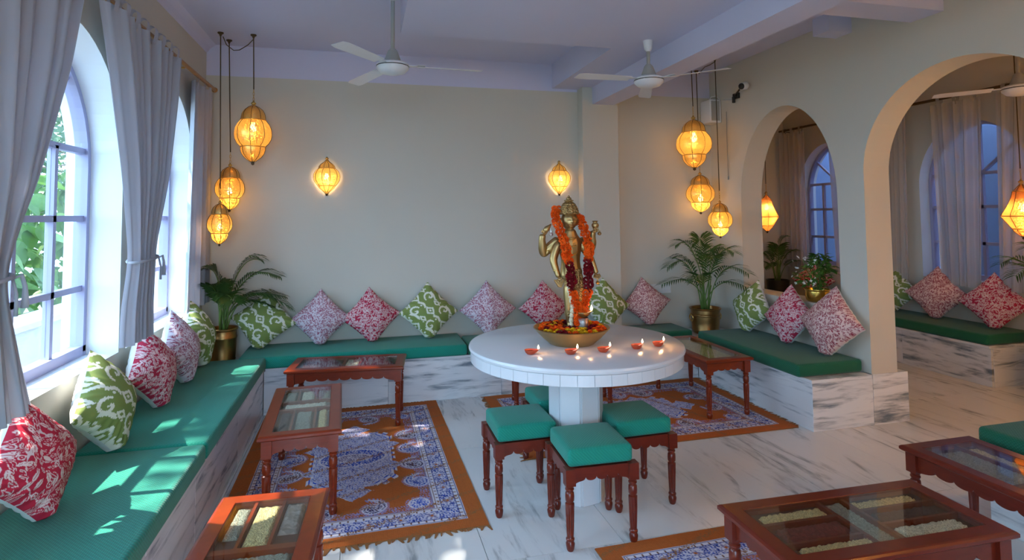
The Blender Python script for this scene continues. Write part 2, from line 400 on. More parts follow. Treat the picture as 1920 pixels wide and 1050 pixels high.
# ceiling steps and beams
m = MB(); m.prism([(0.23, -1.6), (2.07, -1.6), (2.07, 5.15), (1.72, 5.15), (1.72, 3.80), (0.23, 3.80)], 2.65, H)
tag(m.build('trim_1', M_CEIL), kind='structure')
tag(MB().box(2.07, 2.29, -1.6, 5.15, 2.49, H).build('trim_2', M_CEIL), kind='structure')
tag(MB().box(2.29, 3.40, 2.69, 2.91, 2.67, H).build('trim_3', M_CEIL), kind='structure')
tag(MB().box(3.20, 3.40, 3.37, 3.52, 2.75, H).build('trim_4', M_CEIL), kind='structure')
tag(MB().box(1.97, 2.33, 5.02, 5.15, 0.34, 2.65).build('column', M_WALL, bevel=0.004), kind='structure')
m = MB(); prof = [(0, 0), (0.07, 0), (0.055, -0.012), (0.03, -0.03), (0.014, -0.055), (0, -0.07)]
m.prism([(-1.25 + a, H + b) for a, b in prof], -1.6, 5.15, 'y'); tag(m.build('trim_5', M_CEIL), kind='structure')

def bar(m, p, q, w, d):
    """rectangular bar in the plane x=const between (y,z) points"""
    p = Vector(p); q = Vector(q); t = (q - p).normalized(); nn = Vector((0, -t.z, t.y)) * w / 2; dx = Vector((d / 2, 0, 0))
    vs = [p - nn - dx, p + nn - dx, p + nn + dx, p - nn + dx, q - nn - dx, q + nn - dx, q + nn + dx, q - nn + dx]
    m.add(vs, [(0,1,2,3),(7,6,5,4),(0,4,5,1),(1,5,6,2),(2,6,7,3),(3,7,4,0)])

def window(name, o, x, cols=4, zt=(1.10, 1.46, 1.81), fm=None, pane=None):
    fm = fm or M_FRAME; pane = pane or M_PANE
    e = empty(name, (x, o['c'], 0), kind='structure'); s = dict(o); s['c'] = 0; a = o['a'] - 0.002
    m = MB(); pts = [(-a, s['sill'] + .02)] + [(-a * cos(pi * i / 30), arch_z(s, -o['a'] * cos(pi * i / 30)) - 0.002) for i in range(31)] + [(a, s['sill'] + .02)]
    w = 0.032
    cz = s['spring']
    def inn(y, z):
        v = Vector((y, max(0, z - cz)));
        return (y * (1 - w / o['a']), z - (w * max(0, z - cz) / max(.01, s['rise'])))
    vs = []; fs = []
    for (y, z) in pts:
        yi, zi = inn(y, z)
        vs += [(-.03, y, z), (.03, y, z), (.03, yi, zi), (-.03, yi, zi)]
    for i in range(len(pts) - 1):
        for k in range(4): fs.append((i*4+k, i*4+(k+1)%4, i*4+4+(k+1)%4, i*4+4+k))
    fs += [(3, 2, 1, 0), tuple((len(pts)-1)*4 + k for k in range(4))]
    m.add(vs, fs); bar(m, (0, -a, s['sill'] + .025), (0, a, s['sill'] + .025), .05, .06)
    m.build('window_frame', fm, e)
    ys = [-a + 2 * a * i / cols for i in range(cols + 1)]
    for y in ys[1:-1]:
        m = MB(); bar(m, (0, y, s['sill'] + .03), (0, y, zt[-1]), .028, .034); m.build('mullion', fm, e)
    for z in zt:
        m = MB(); bar(m, (0, -a + .03, z), (0, a - .03, z), .030, .034); m.build('transom', fm, e)
    for ang in (40, 90, 140):
        t = radians(ang); R = 0.95 / sqrt((cos(t) / a)**2 + (sin(t) / (s['spring'] + s['rise'] - zt[-1]))**2)
        m = MB(); bar(m, (0, 0, zt[-1]), (0, R * cos(t), zt[-1] + R * sin(t)), .022, .03); m.build('glazing_bar', fm, e)
    zs = [s['sill'] + .05] + list(zt)
    for i in range(cols):
        for j in range(len(zs) - 1):
            MB().box(-.002, .002, ys[i] + .014, ys[i+1] - .014, zs[j] + .012, zs[j+1] - .012).build('pane', pane, e)
    pl = [(-a * .93 * cos(pi * i / 20), max(zt[-1] + .01, arch_z(s, -o['a'] * .93 * cos(pi * i / 20)) - .05)) for i in range(21)]
    MB().prism([(-a * .93, zt[-1] + .01)] + pl + [(a * .93, zt[-1] + .01)], -.002, .002, 'x').build('pane', pane, e)
    return e
for k, o in enumerate(WIN): window('window_%d' % (k + 1), o, -1.43)
for k, o in enumerate(EWIN): window('window_%d' % (k + 4), o, 5.70, 4, (1.15, 1.50, 1.82))

# ---- outside
def m_ground():
    t = NT('garden_soil_and_moss'); n1 = t.noise(t.pos(), 3, 5); t.p(col=t.mix(n1, (0.05, 0.08, 0.03), (0.16, 0.14, 0.10)), rough=0.95); return t.mat
tag(MB().box(-24, 14, -18, 18, -0.5, -0.35).build('ground', m_ground()), kind='structure')
M_LEDGE = m_wall('weathered_white_plaster', (0.40, 0.44, 0.50))
m = MB(); m.box(-2.75, -2.55, -1.5, 7.5, -0.35, 0.60); m.box(-2.80, -2.50, -1.55, 7.55, 0.60, 0.66)
tag(m.build('garden_ledge', M_LEDGE, bevel=0.01), 'low white plastered garden ledge outside the left windows', 'ledge')
m = MB(); m.box(6.5, 6.7, -1, 6.9, -0.35, 5.2); m.box(5.80, 6.5, 6.75, 6.9, -0.35, 5.2)
tag(m.build('courtyard_wall', m_wall('blue_grey_plaster', (0.34, 0.43, 0.66))), 'blue grey courtyard wall beyond the next room windows', 'wall', kind='structure')  # added to block the sky; its blue stands in for dim window light

tag(MB().box(5.80, 6.22, 0.5, 6.9, 2.95, 3.05).build('courtyard_awning', m_wall('dusty_blue_paint', (0.22, 0.28, 0.44))), 'flat awning over the passage outside the next room windows', 'awning', kind='structure')  # added slab that keeps sky light off the east windows

# ---- masonry benches faced with marble slabs
def bench(label, core, fronts, tops):
    e = empty('marble_bench', (core[0], core[2], 0), 0, label, 'bench')
    ox, oy = core[0], core[2]
    MB().box(0, core[1] - ox, 0, core[3] - oy, 0, 0.318).build('masonry_core', M_GROUT, e)
    for (x0, x1, y0, y1) in fronts: MB().box(x0 - ox, x1 - ox, y0 - oy, y1 - oy, 0.0005, 0.3185).build('marble_slab', M_BENCH, e, bevel=0.0015, seg=1)
    for (x0, x1, y0, y1) in tops: MB().box(x0 - ox, x1 - ox, y0 - oy, y1 - oy, 0.3185, 0.34).build('marble_slab', M_BENCH, e, bevel=0.002, seg=1)
    return e
def cuts(a, b, n, g=0.002):
    L = (b - a) / n; return [(a + L * i + g / 2, a + L * (i + 1) - g / 2) for i in range(n)]
bench('long marble faced bench under the left windows', (-1.246, -0.735, -1.59, 5.145), [(-0.734, -0.712, a, b) for a, b in cuts(-1.59, 4.68, 7)], [(-1.247, -0.705, a, b) for a, b in cuts(-1.59, 5.147, 7)])
bench('low marble faced bench along the back wall', (-0.70, 2.88, 4.70, 5.15), [(a, b, 4.677, 4.699) for a, b in cuts(-0.71, 2.90, 4)], [(a, b, 4.672, 5.15) for a, b in cuts(-0.70, 2.895, 4)])
bench('short marble bench below the arched opening, with a flat end panel by the doorway', (2.925, 3.39, 3.335, 5.15),
      [(2.902, 2.924, a, b) for a, b in cuts(3.312, 4.676, 2)] + [(2.903, 3.398, 3.312, 3.334)], [(2.896, 3.39, a, b) for a, b in cuts(3.307, 5.15, 2)])
m = MB(); m.box(3.400, 3.70, 3.312, 3.566, 0, 0.34); tag(m.build('trim_6', M_BENCH), kind='structure')
bench('far marble bench in the next room under its windows', (5.06, 5.546, 3.75, 6.69), [(5.035, 5.059, a, b) for a, b in cuts(3.73, 6.20, 3)] + [(5.06, 5.546, 3.728, 3.749)], [(5.02, 5.547, a, b) for a, b in cuts(3.73, 6.69, 3)])
bench('marble bench on the end wall of the next room', (3.66, 5.02, 6.22, 6.7), [(a, b, 6.198, 6.219) for a, b in cuts(3.64, 5.03, 2)], [(a, b, 6.19, 6.7) for a, b in cuts(3.63, 5.018, 2)])
bench('low marble bench at the right edge behind the dark red tables', (2.845, 3.39, 0.3, 2.13), [(2.822, 2.844, a, b) for a, b in cuts(0.3, 2.13, 2)], [(2.815, 3.39, a, b) for a, b in cuts(0.3, 2.13, 2)])

# ---- bench cushions
def cushion(label, x0, x1, y0, y1, z=0.34, h=0.09, mat=None):
    m = MB(); m.box(x0, x1, y0, y1, z + 0.002, z + h)
    cx, cy = (x0 + x1) / 2, (y0 + y1) / 2
    m.v = [(x - cx, y - cy, q - z) for x, y, q in m.v]
    o = m.build('bench_cushion', mat or M_GREEN, None, 'auto', 0.022, 4, loc=(cx, cy, z))
    bm = bmesh.new(); bm.from_mesh(o.data)
    for v in bm.verts:
        f = max(0, 1 - (abs(v.co.x) / ((x1 - x0) / 2))**2) * max(0, 1 - (abs(v.co.y) / ((y1 - y0) / 2))**2)
        if v.co.z > h * .6: v.co.z += 0.012 * f
    bm.to_mesh(o.data); bm.free()
    for p in o.data.polygons: p.use_smooth = True
    return tag(o, label, 'cushion', 'green bench cushions')
cushion('nearest long green cushion on the window bench, under the red leaf pillow', -1.235, -0.690, -0.6, 2.975)
cushion('long green cushion on the window bench, its far end by the brass pot', -1.235, -0.690, 2.985, 4.655)
cushion('green cushion on the back bench behind the small corner table', -0.890, 0.812, 4.640, 5.135)
cushion('green cushion on the back bench behind the round marble table', 0.818, 2.835, 4.640, 5.01, mat=M_GREEN_DIM)
cushion('deep green cushion on the bench under the arched opening', 2.850, 3.385, 3.375, 4.60, mat=M_GREEN_DIM)
cushion('dark green cushion on the far bench of the next room', 5.02, 5.54, 3.74, 6.15, mat=M_GREEN_DIM)
cushion('dark green cushion on the end bench of the next room', 3.9, 4.9, 6.2, 6.68, mat=M_GREEN_DIM)
cushion('green cushion at the right edge behind the dark red tables', 2.80, 3.37, 0.35, 2.16, h=0.11, mat=M_GREEN_DIM)

# ================================================================== RUGS
def rug_pattern(L, Wd, res=0.004):
    """returns vertex grid (x along L, y along Wd) and colours; motif colours belong to the weave"""
    nu, nv = int(L / res) + 1, int(Wd / res) + 1
    U, V = np.meshgrid(np.linspace(-L/2, L/2, nu), np.linspace(-Wd/2, Wd/2, nv), indexing='ij')
    rng = np.random.RandomState(3)
    RUST = np.array(lin(186, 100, 46)); RUST2 = np.array(lin(150, 78, 34)); WHT = np.array(lin(218, 212, 222)); NAVY = np.array(lin(38, 48, 120)); BLUE = np.array(lin(48, 84, 190)); BRN = np.array(lin(120, 80, 60)); LIL = np.array(lin(150, 150, 200))
    C = np.tile(RUST, (nu, nv, 1)) * (1 + 0.05 * rng.randn(nu, nv, 1)) * (1 + 0.08 * np.sin(V * 900)[..., None] * rng.rand(1, nv, 1))
    def put(mask, col): C[mask] = col
    dU = L/2 - np.abs(U); dV = Wd/2 - np.abs(V); D = np.minimum(dU, dV); along = np.where(dU < dV, V, U)
    def mottle(cell, ph=0.0):
        """small white / blue floral scatter"""
        a = np.sin(U * 2*pi/cell + 1.7*np.sin(V * 2*pi/(cell*1.7) + ph)) * np.sin(V * 2*pi/cell + 1.7*np.sin(U * 2*pi/(cell*1.3)))
        b = np.sin(U * 2*pi/(cell*.55) + ph) * np.cos(V * 2*pi/(cell*.55) + 2*np.sin(U*2*pi/cell))
        return a + 0.7 * b
    mt = mottle(0.026); mt2 = mottle(0.034, 1.0)
    # field: inner edge scatter of lilac flowers close to the border
    fz = (D > 0.235) & (D < 0.285) & (mt > 0.25); put(fz, LIL)
    put((D > 0.235) & (D < 0.285) & (mt < -0.75), BRN)
    # borders
    put((D > 0.085) & (D < 0.225), WHT)
    put((D > 0.089) & (D < 0.095), NAVY)
    put((D > 0.098) & (D < 0.113) & (np.abs(((along / 0.036) % 1) - .5) < 0.12), BRN)
    band = (D > 0.118) & (D < 0.192)
    put(band, WHT * 0.8 + LIL * .2)
    s = ((along / 0.15) % 1 - .5) * 0.15; t_ = D - 0.155
    rr = np.sqrt(s**2 + t_**2); th = np.arctan2(t_, s)
    put(band & (mt < -0.1), NAVY * .7 + BLUE * .3)
    put(band & (mt2 < -0.9), BLUE)
    put(band & (rr < 0.030 + 0.006 * np.cos(6 * th)), WHT)
    put(band & (rr < 0.024 + 0.006 * np.cos(6 * th + 1)) & (mt2 > -.3), LIL * .6 + BRN * .4)
    put(band & (rr < 0.008), RUST)
    put((D > 0.115) & (D < 0.118), NAVY); put((D > 0.192) & (D < 0.195), NAVY)
    put((D > 0.198) & (D < 0.212) & (np.abs(((along / 0.036) % 1) - .5) < 0.12), BRN)
    put((D > 0.216) & (D < 0.220), BRN)
    put((D > 0.225) & (D < 0.236), LIL * .5 + BRN * .5)
    # central medallion: stepped hexagon with pendants
    ax, ay = 0.40, 0.235
    hexm = np.maximum(np.abs(V) / ay, (np.abs(U) / ax) * 0.70 + (np.abs(V) / ay) * 0.45)
    for k in range(1): pass
    step = 0.025 * np.sign(np.sin((U + V) * 2*pi/0.09)) * 0.0
    def paintmed(q, inner):
        put(q < 1.0, WHT)
        put((q < 0.945) & (q > 0.915), BLUE)
        put((q < 0.90), LIL * .4 + WHT * .6)
        put((q < 0.90) & (mt < -0.5), BLUE * .8 + NAVY * .2)
        put((q < 0.90) & (mt2 > 0.9), BRN)
        put((q < 0.90) & (mt2 < -0.9), WHT)
    q = np.where(np.abs(U) < ax, hexm, 9)
    for sg in (-1, 1):
        du = (U * sg - (ax + 0.055))
        q2 = np.abs(du) / 0.10 + np.abs(V) / 0.105
        stepq = np.floor((np.abs(du) + np.abs(V)) / 0.02) * 0.02 / 0.10
        q = np.minimum(q, q2)
        du2 = np.abs(U) - 0.16; q3 = np.abs(du2) / 0.05 + np.abs(np.abs(V) - (ay + 0.0)) / 0.055; q = np.minimum(q, q3)
    q = q + .045*np.sign(np.sin(np.arctan2(V*1.4, U) * 30)) * (q > .7)
    paintmed(q, None)
    el = (U / 0.13)**2 + (V / 0.20)**2
    put((el < 1) & (el > .86), WHT); put(el < .86, BLUE * .8 + NAVY * .2); put((el < .86) & (mt2 > 0.25), WHT); put((el < .86) & (mt < -.8), LIL); 
    el2 = (U / 0.06)**2 + (V / 0.11)**2; put(el2 < 1, WHT); put((el2 < .75), LIL * .5 + BRN * .5); put((el2 < .75) & (mt > 0.2), WHT)
    # paisleys
    def paisley(cx, cy, ang, R, flip=1, dark=False):
        win = (np.abs(U - cx) < R * 3) & (np.abs(V - cy) < R * 3)
        u = U[win] - cx; v = V[win] - cy; ca, sa = cos(ang), sin(ang)
        a = u * ca + v * sa; b = (-u * sa + v * ca) * flip
        sd = np.full(a.shape, 9.0)
        for i in range(26):
            t = i/25; f = 1.75 * t * t; px = R * 1.95 * t * cos(f) - .45 * R; py = R * 1.95 * t * sin(f); r = R * (0.94 * (1 - t) + 0.05)
            sd = np.minimum(sd, np.hypot(a - px, b - py) - r)
        c = C[win]; m1 = mt[win]; m2 = mt2[win]
        halo = (sd > 0.004) & (sd < 0.016) & (np.sin(np.arctan2(b, a) * 34) > 0.1); c[halo] = LIL
        c[(sd < 0.004) & (sd > -0.005)] = WHT * .8 + LIL * .2
        ins = sd <= -0.005; c[ins] = (NAVY * .5 + BRN * .25) if dark else (BLUE * .6 + NAVY * .3)
        c[ins & (m1 > 0.15)] = WHT * .75 + LIL * .25
        c[(sd < -0.016) & (sd > -0.021)] = WHT
        c[(sd < -0.021) & (m2 > 0.6)] = BRN if dark else LIL
        C[win] = c
    iv, iu = Wd/2 - 0.298, L/2 - 0.298
    for sg in (-1, 1):
        for k, uu in enumerate((-0.42, -0.19, 0.04, 0.27)):
            paisley(uu, sg * iv, -sg * pi/2 + 0.0, 0.054, sg, k % 2 == 1)
        for k, vv in enumerate((-0.12, 0.16)):
            paisley(sg * iu, vv, (pi/2 if k else -pi/2) , 0.050, sg * (1 if k else -1), True)
        for s2 in (-1, 1):
            rr = np.hypot((U - sg * iu) / 1.0, (V - s2 * iv) / 1.0)
            c = rr < 0.055; put(c, WHT); put((rr < 0.047), BLUE); put((rr < 0.047) & (mt > 0.0), WHT)
            put((rr > .058) & (rr < .07) & (mt2 > 0), LIL)
    z = 0.006 + 0.0008 * np.sin(U * 31 + V * 13) + 0.0006 * rng.rand(nu, nv)
    return U, V, z, np.clip(C, 0, 1), nu, nv
RL, RW = 1.92, 1.25
U, V, Z, Cc, nu, nv = rug_pattern(RL, RW)
verts = np.stack([U.ravel(), V.ravel(), Z.ravel()], 1)
top_me = np_mesh('rug_pile', verts, grid_faces(nu, nv), M_RUG, Cc.reshape(-1, 3))
rng = np.random.RandomState(5)
fr = {}
for sx in (-1, 1):
    m = MB(); fr[sx] = m; y = -RW / 2
    while y < RW / 2:
        w = rng.uniform(0.012, 0.03); l = rng.uniform(0.012, 0.045); sk = rng.uniform(-0.02, 0.02)
        x0 = sx * (RL / 2 - 0.004); x1 = sx * (RL / 2 + l)
        m.add([(x0, y, .002), (x0, min(y + w, RW/2), .002), (x1, y + w * .7 + sk, .0015), (x1, y + w * .3 + sk, .0015), (x0, y, .006), (x0, min(y + w, RW/2), .006), (x1, y + w * .7 + sk, .003), (x1, y + w * .3 + sk, .003)],
              [(0,1,2,3),(7,6,5,4),(0,3,7,4),(1,5,6,2),(3,2,6,7)])
        y += w * rng.uniform(0.8, 1.5)
fringe_me = {k: q.mesh('fringe', M_BANDC) for k, q in fr.items()}
m = MB(); m.box(-RL/2, RL/2, -RW/2, RW/2, 0.0008, 0.0055); back_me = m.mesh('rug_backing', M_BANDC)
def rug(loc, rz, label, ends=(-1, 1)):
    e = empty('patterned_rug', loc, rz, label, 'rug', 'paisley rugs')
    link('rug_pile', top_me, e); link('rug_backing', back_me, e); [tag(link('fringe', fringe_me[k], e), kind='stuff') for k in ends]
rug((-0.055, 3.70, 0), pi/2 + radians(0.6), 'rust and blue paisley rug under the three small tables on the window side')
rug((1.905, 4.03, 0), radians(0.3), 'rust and blue paisley rug between the round table and the arched opening bench')
rug((1.625, 1.487, 0), pi/2 + radians(1.2), 'rust and blue paisley rug under the broad front table, mostly cut by the frame', (-1,))

# ================================================================== TABLES AND STOOLS
def turned_leg(h, r, block, mat, fl=True, q=1.0):
    """square block at the top, ring beads, vase, fluted taper and knob foot; origin at the floor"""
    m = MB(); zb = h - block; s = r * 1.12
    m.box(-s, s, -s, s, zb, h)
    P = [(r*.62, 0.0), (r*.80, .006), (r*.95, .021), (r*1.0, .032), (r*.82, .040), (r*.74, .043), (r*.94, .047), (r*.94, .053), (r*.78, .057), (r*.76, .060)]
    zf1 = zb - 0.115*q
    P2 = [(r*1.0, zf1), (r*.98, zf1 + .008*q), (r*.76, zf1 + .013*q), (r*.76, zf1 + .018*q), (r*.97, zf1 + .026*q), (r*1.0, zf1 + .05*q), (r*.94, zf1 + .072*q), (r*.76, zf1 + .078*q), (r*.76, zf1 + .083*q), (r*.95, zf1 + .089*q), (r*.95, zf1 + .097*q), (r*.78, zf1 + .102*q), (r*.9, zf1 + .108*q), (r*.98, zb)]
    fz = [(r*(.78 + .22 * i/6), .060 + (zf1 - .060) * i/6) for i in range(1, 6)]
    f = (lambda a, z: 1 - 0.20 * (0.5 + 0.5 * cos(10 * a)) if (.061 < z < zf1 - .001) else 1.0) if fl else None
    m.lathe(P + fz + P2, 40 if fl else 20, 0, None, f)
    return m.mesh('leg', mat, 'auto')
def apron_mesh(L, d0, d1, n, mat, th=0.018):
    """scalloped board, x in -L/2..L/2, top at z=0: deep near the legs (d1), lobes hanging from d0"""
    m = MB(); N = 14 * n; top = []; bot = []
    e = 0.16 * L if L > .3 else 0.12 * L
    for i in range(N + 1):
        x = -L/2 + L * i / N; s = ((x + L/2) / L * n) % 1.0
        if i == N: s = 1.0
        lobe = sqrt(max(0, 1 - (2 * s - 1)**2)); d = d0 + 0.016 * lobe
        q = max(0, 1 - (L/2 - abs(x)) / e)
        d += (d1 - d0) * (1 - sqrt(max(0, 1 - q * q)))
        bot.append((x, -d))
    vs = []; fs = []
    for x, z in bot: vs += [(x, -th/2, 0), (x, th/2, 0), (x, -th/2, z), (x, th/2, z)]
    for i in range(N):
        a, b = i*4, i*4+4
        fs += [(a, a+2, b+2, b), (a+1, b+1, b+3, a+3), (a+2, a+3, b+3, b+2), (a, b, b+1, a+1)]
    fs += [(0, 1, 3, 2), (N*4, N*4+2, N*4+3, N*4+1)]
    m.add(vs, fs); return m.mesh('apron', mat)

def glass_table(label, loc, rz, L, Wd, Ht, cells, mat, group='glass topped spice tables', fw=0.062):
    """low table, x along its length; cells = (u0,u1,v0,v1,material,label) in 0..1 of the tray"""
    e = empty('glass_topped_table', loc, rz, label, 'table', group)
    th = 0.024; zt = Ht - th; lx, ly = L/2 - 0.04, Wd/2 - 0.04; r = 0.021
    leg = turned_leg(zt, r, 0.085, mat, q=.8)
    for sx in (-1, 1):
        for sy in (-1, 1): link('leg', leg, e, (sx * lx, sy * ly, 0))
    al = apron_mesh(2*lx - 2*r*1.1, 0.048, 0.080, 9, mat); aw = apron_mesh(2*ly - 2*r*1.1, 0.048, 0.080, 5 if Wd > .3 else 3, mat)
    for s in (-1, 1):
        link('apron', al, e, (0, s * ly, zt)); link('apron', aw, e, (s * lx, 0, zt), (0, 0, pi/2))
    # mitred top rails with a rounded outer lip
    prof = [(0, 0.003), (0.004, 0), (0.012, -0.001), (0.02, 0.0), (fw - 0.003, 0.0), (fw, 0.002), (fw, th), (0, th)]   # distance in from the edge, depth from the top
    cr = [(-L/2, -Wd/2), (L/2, -Wd/2), (L/2, Wd/2), (-L/2, Wd/2)]
    for k in range(4):
        m = MB(); p, q = cr[k], cr[(k+1) % 4]; vs = []
        prf = [(0.006, th), (0.0, th * .75), (0.0, th * .3), (0.006, 0.002), (0.012, 0), (fw - 0.002, 0), (fw, 0.002), (fw, th)]
        for c in (p, q):
            for d, dz in prf:
                sx = -1 if c[0] > 0 else 1; sy = -1 if c[1] > 0 else 1
                vs.append((c[0] + sx * d, c[1] + sy * d, Ht - dz))
        n = len(prf); fs = [(i, (i+1) % n, n + (i+1) % n, n + i) for i in range(n)] + [tuple(range(n)), tuple(range(2*n-1, n-1, -1))]
        m.add(vs, fs); m.build('top_rail', mat, e)
    ix, iy = L/2 - fw, Wd/2 - fw
    MB().box(-ix - .01, ix + .01, -iy - .01, iy + .01, Ht - 0.034, Ht - 0.027).build('tray_board', M_SLOT, e)
    MB().box(-ix + .001, ix - .001, -iy + .001, iy - .001, Ht - 0.006, Ht - 0.001).build('glass_top', M_GLASS, e)
    for (u0, u1, v0, v1, gm, nm) in cells:
        x0, x1, y0, y1 = -ix + 2*ix*u0, -ix + 2*ix*u1, -iy + 2*iy*v0, -iy + 2*iy*v1
        if nm == 'divider':
            MB().box(x0, x1, y0, y1, Ht - 0.0268, Ht - 0.0075).build('divider', mat, e); continue
        nx, ny = max(6, int((x1-x0)/.006)), max(6, int((y1-y0)/.006)); rg = np.random.RandomState(int(abs(x0*999 + y0*777)) + 3)
        X, Y = np.meshgrid(np.linspace(x0, x1, nx), np.linspace(y0, y1, ny), indexing='ij')
        Zz = Ht - 0.018 + 0.006 * rg.rand(nx, ny); Zz[0, :] = Zz[-1, :] = Ht - .0268; Zz[:, 0] = Zz[:, -1] = Ht - .0268
        me = np_mesh('grain_fill', np.stack([X.ravel(), Y.ravel(), Zz.ravel()], 1), grid_faces(nx, ny), gm)
        tag(link('grain_fill', me, e), label=nm, kind='stuff')
    return e
def dv(u0, u1, v0, v1): return (u0, u1, v0, v1, None, 'divider')
near_cells = [(0.70, .97, .05, .30, M_BARK, 'strips of pale bark'), (0.62, .97, .38, .68, M_SEED, 'pale seeds'), (0.70, .97, .76, .96, M_LENTIL, 'grey lentils'), (0.05, .52, .05, .95, M_LENTIL, 'grey green lentils'),
    dv(.54, .58, .0, 1), dv(.58, 1, .32, .36), dv(.58, 1, .70, .74)]
mid_cells = [(0.72, .97, .05, .28, M_LENTIL, 'grey lentils'), (0.72, .97, .36, .62, M_RICE, 'white grains'), (0.72, .97, .72, .95, M_LENTIL, 'grey lentils'), (0.54, .64, .08, .92, M_RICE, 'row of pale beans'),
    (0.05, .45, .05, .22, M_SEED, 'pale seeds'), (0.05, .45, .34, .64, M_LENTIL, 'grey lentils'), (0.05, .45, .76, .95, M_SPICE, 'dark spice'), dv(.47, .51, 0, 1), dv(.67, .70, 0, 1), dv(.70, 1, .30, .34), dv(.70, 1, .66, .70), dv(0, .47, .26, .30), dv(0, .47, .68, .72)]
back_cells = [(0.03, .44, .06, .94, M_SPICE, 'dark star shaped spice'), (0.47, .61, .06, .94, M_RICE, 'white grains'), (0.64, .97, .06, .94, M_SPICE, 'dark star shaped spice'), dv(.445, .465, 0, 1), dv(.615, .635, 0, 1)]
big_cells = [(0.06, .40, .72, .92, M_SEED, 'golden grains'), (0.56, .94, .74, .93, M_SEED, 'golden grains'), (0.06, .40, .28, .60, M_CHILI, 'dried red chillies'), (0.06, .44, .04, .2, M_SEED, 'pale seeds'), (0.60, .95, .08, .30, M_RICE, 'white beans'), (0.44, .54, .04, .96, M_LENTIL, 'grey lentils'),
    (0.60, .94, .42, .64, M_SPICE, 'dark spice'), dv(.41, .43, 0, 1), dv(.55, .57, 0, 1), dv(0, .41, .63, .68), dv(.57, 1, .67, .71), dv(.57, 1, .34, .38), dv(0, .41, .22, .26)]
side_cells = [(0.05, .95, .72, .92, M_SEED, 'strip of pale grains'), (0.05, .45, .08, .6, M_LENTIL, 'grey lentils'), (0.5, .95, .08, .6, M_SPICE, 'dark spice'), dv(0, 1, .64, .68)]
T = 0.42
glass_table('orange lit glass topped table nearest the window bench, grain trays inside', (-0.335, 1.99, 0), pi/2 + radians(-3), 0.84, 0.385, T, near_cells, M_WOOD)
glass_table('glass topped table with white grain squares, second from the front on the window side', (-0.305, 3.425, 0), pi/2 + radians(2.0), 0.84, 0.385, T, mid_cells, M_WOOD)
glass_table('glass topped table with dark spice trays, by the corner of the back bench', (-0.10, 4.385, 0), radians(-7), 0.80, 0.385, T, back_cells, M_WOOD)
glass_table('glass topped table beside the arched opening bench, reflecting the palm', (2.54, 4.09, 0), pi/2, 0.82, 0.385, T, [(0.05, .95, .1, .9, M_SEED, 'pale grains')], M_WOOD)
glass_table('narrow glass topped table behind the round table, only its legs in view', (1.495, 4.345, 0), radians(-9), 0.80, 0.27, T, back_cells, M_WOOD)
glass_table('broad dark red glass topped table at the front with gold grain strips', (1.645, 1.675, 0), radians(-1.5), 0.84, 0.40, T, big_cells, M_WOODD)
glass_table('dark red glass topped table at the right edge in front of the green cushion', (2.525, 1.72, 0), -pi/2, 0.84, 0.405, T, side_cells, M_WOODD)

def stool(label, x, y, rz, mat):
    e = empty('fluted_stool', (x, y, 0), rz, label, 'stool', 'green stools around the pedestal')
    S = 0.17; h = 0.35; r = 0.020
    leg = turned_leg(h, r, 0.072, mat, q=.72); c = S - r * 1.12
    for sx in (-1, 1):
        for sy in (-1, 1): link('leg', leg, e, (sx * c, sy * c, 0))
    ap = apron_mesh(2*c - 2*r*1.1, 0.040, 0.070, 5, mat, .02)
    for s in (-1, 1):
        link('apron', ap, e, (0, s * c, h - .002)); link('apron', ap, e, (s * c, 0, h - .002), (0, 0, pi/2))
    MB().box(-c, c, -c, c, h - .016, h - .002).build('seat_board', mat, e)
    m = MB(); m.box(-.152, .152, -.152, .152, 0, .078); me = m.mesh('seat_cushion', M_GREEN, 'auto', .018, 4)
    bm = bmesh.new(); bm.from_mesh(me); bmesh.ops.subdivide_edges(bm, edges=[q for q in bm.edges if q.calc_length() > .2], cuts=7, use_grid_fill=True)
    for v in bm.verts:
        f = max(0, 1 - (v.co.x/.152)**2) * max(0, 1 - (v.co.y/.152)**2)
        if v.co.z > .05: v.co.z += .010 * f
    bm.to_mesh(me); bm.free()
    for p in me.polygons: p.use_smooth = True
    link('seat_cushion', me, e, (0, 0, h - .001))
stool('square green stool nearest the camera, in front of the pedestal', 1.030, 2.600, radians(-2), M_WOODD)
stool('square green stool on the window side of the pedestal', 0.790, 2.960, radians(0), M_WOODD)
stool('square green stool on the doorway side of the pedestal, darker seat', 1.365, 2.855, radians(1), M_WOODD)
stool('square green stool half hidden behind the pedestal', 1.095, 3.275, radians(0), M_WOODD)

# ---- round marble table
TX, TY, TZ, TR = 1.088, 2.93, 0.787, 0.5625
e = empty('round_marble_table', (TX, TY, 0), 0, 'round white marble table on an eight sided pedestal, statue on top', 'table')
m = MB(); R8 = 0.128 / cos(pi/8)
m.lathe([(R8, 0.0), (R8, TZ - .075)], 8, 0, Matrix.Rotation(pi/8 + radians(12), 4, 'Z')); m.build('pedestal', M_TABLEM, e, bevel=0.003, seg=1)
for k in range(8):
    a = 2*pi*(k + .5)/8 + pi/8 + radians(12); w = 0.128 * math.tan(pi/8) - .004
    mm = MB(); mm.box(0.1285, 0.134, -w, w, .001, TZ - .076); mm.build('pedestal_panel', M_TABLEM, e, rot=(0, 0, a), bevel=.001, seg=1)
m = MB(); m.lathe([(0.0, TZ - .028), (TR - .012, TZ - .028), (TR - .004, TZ - .025), (TR, TZ - .014), (TR - .004, TZ - .004), (TR - .012, TZ), (0, TZ)], 96); m.build('table_top', M_TABLEM, e, 'auto')
m = MB(); m.lathe([(0.0, TZ - .074), (TR - .034, TZ - .074), (TR - .034, TZ - .0285), (0, TZ - .0285)], 64); m.build('apron_core', M_TABLEM, e, 'auto')
NT_ = 46
m = MB()
da = 2*pi/NT_; g = .0008
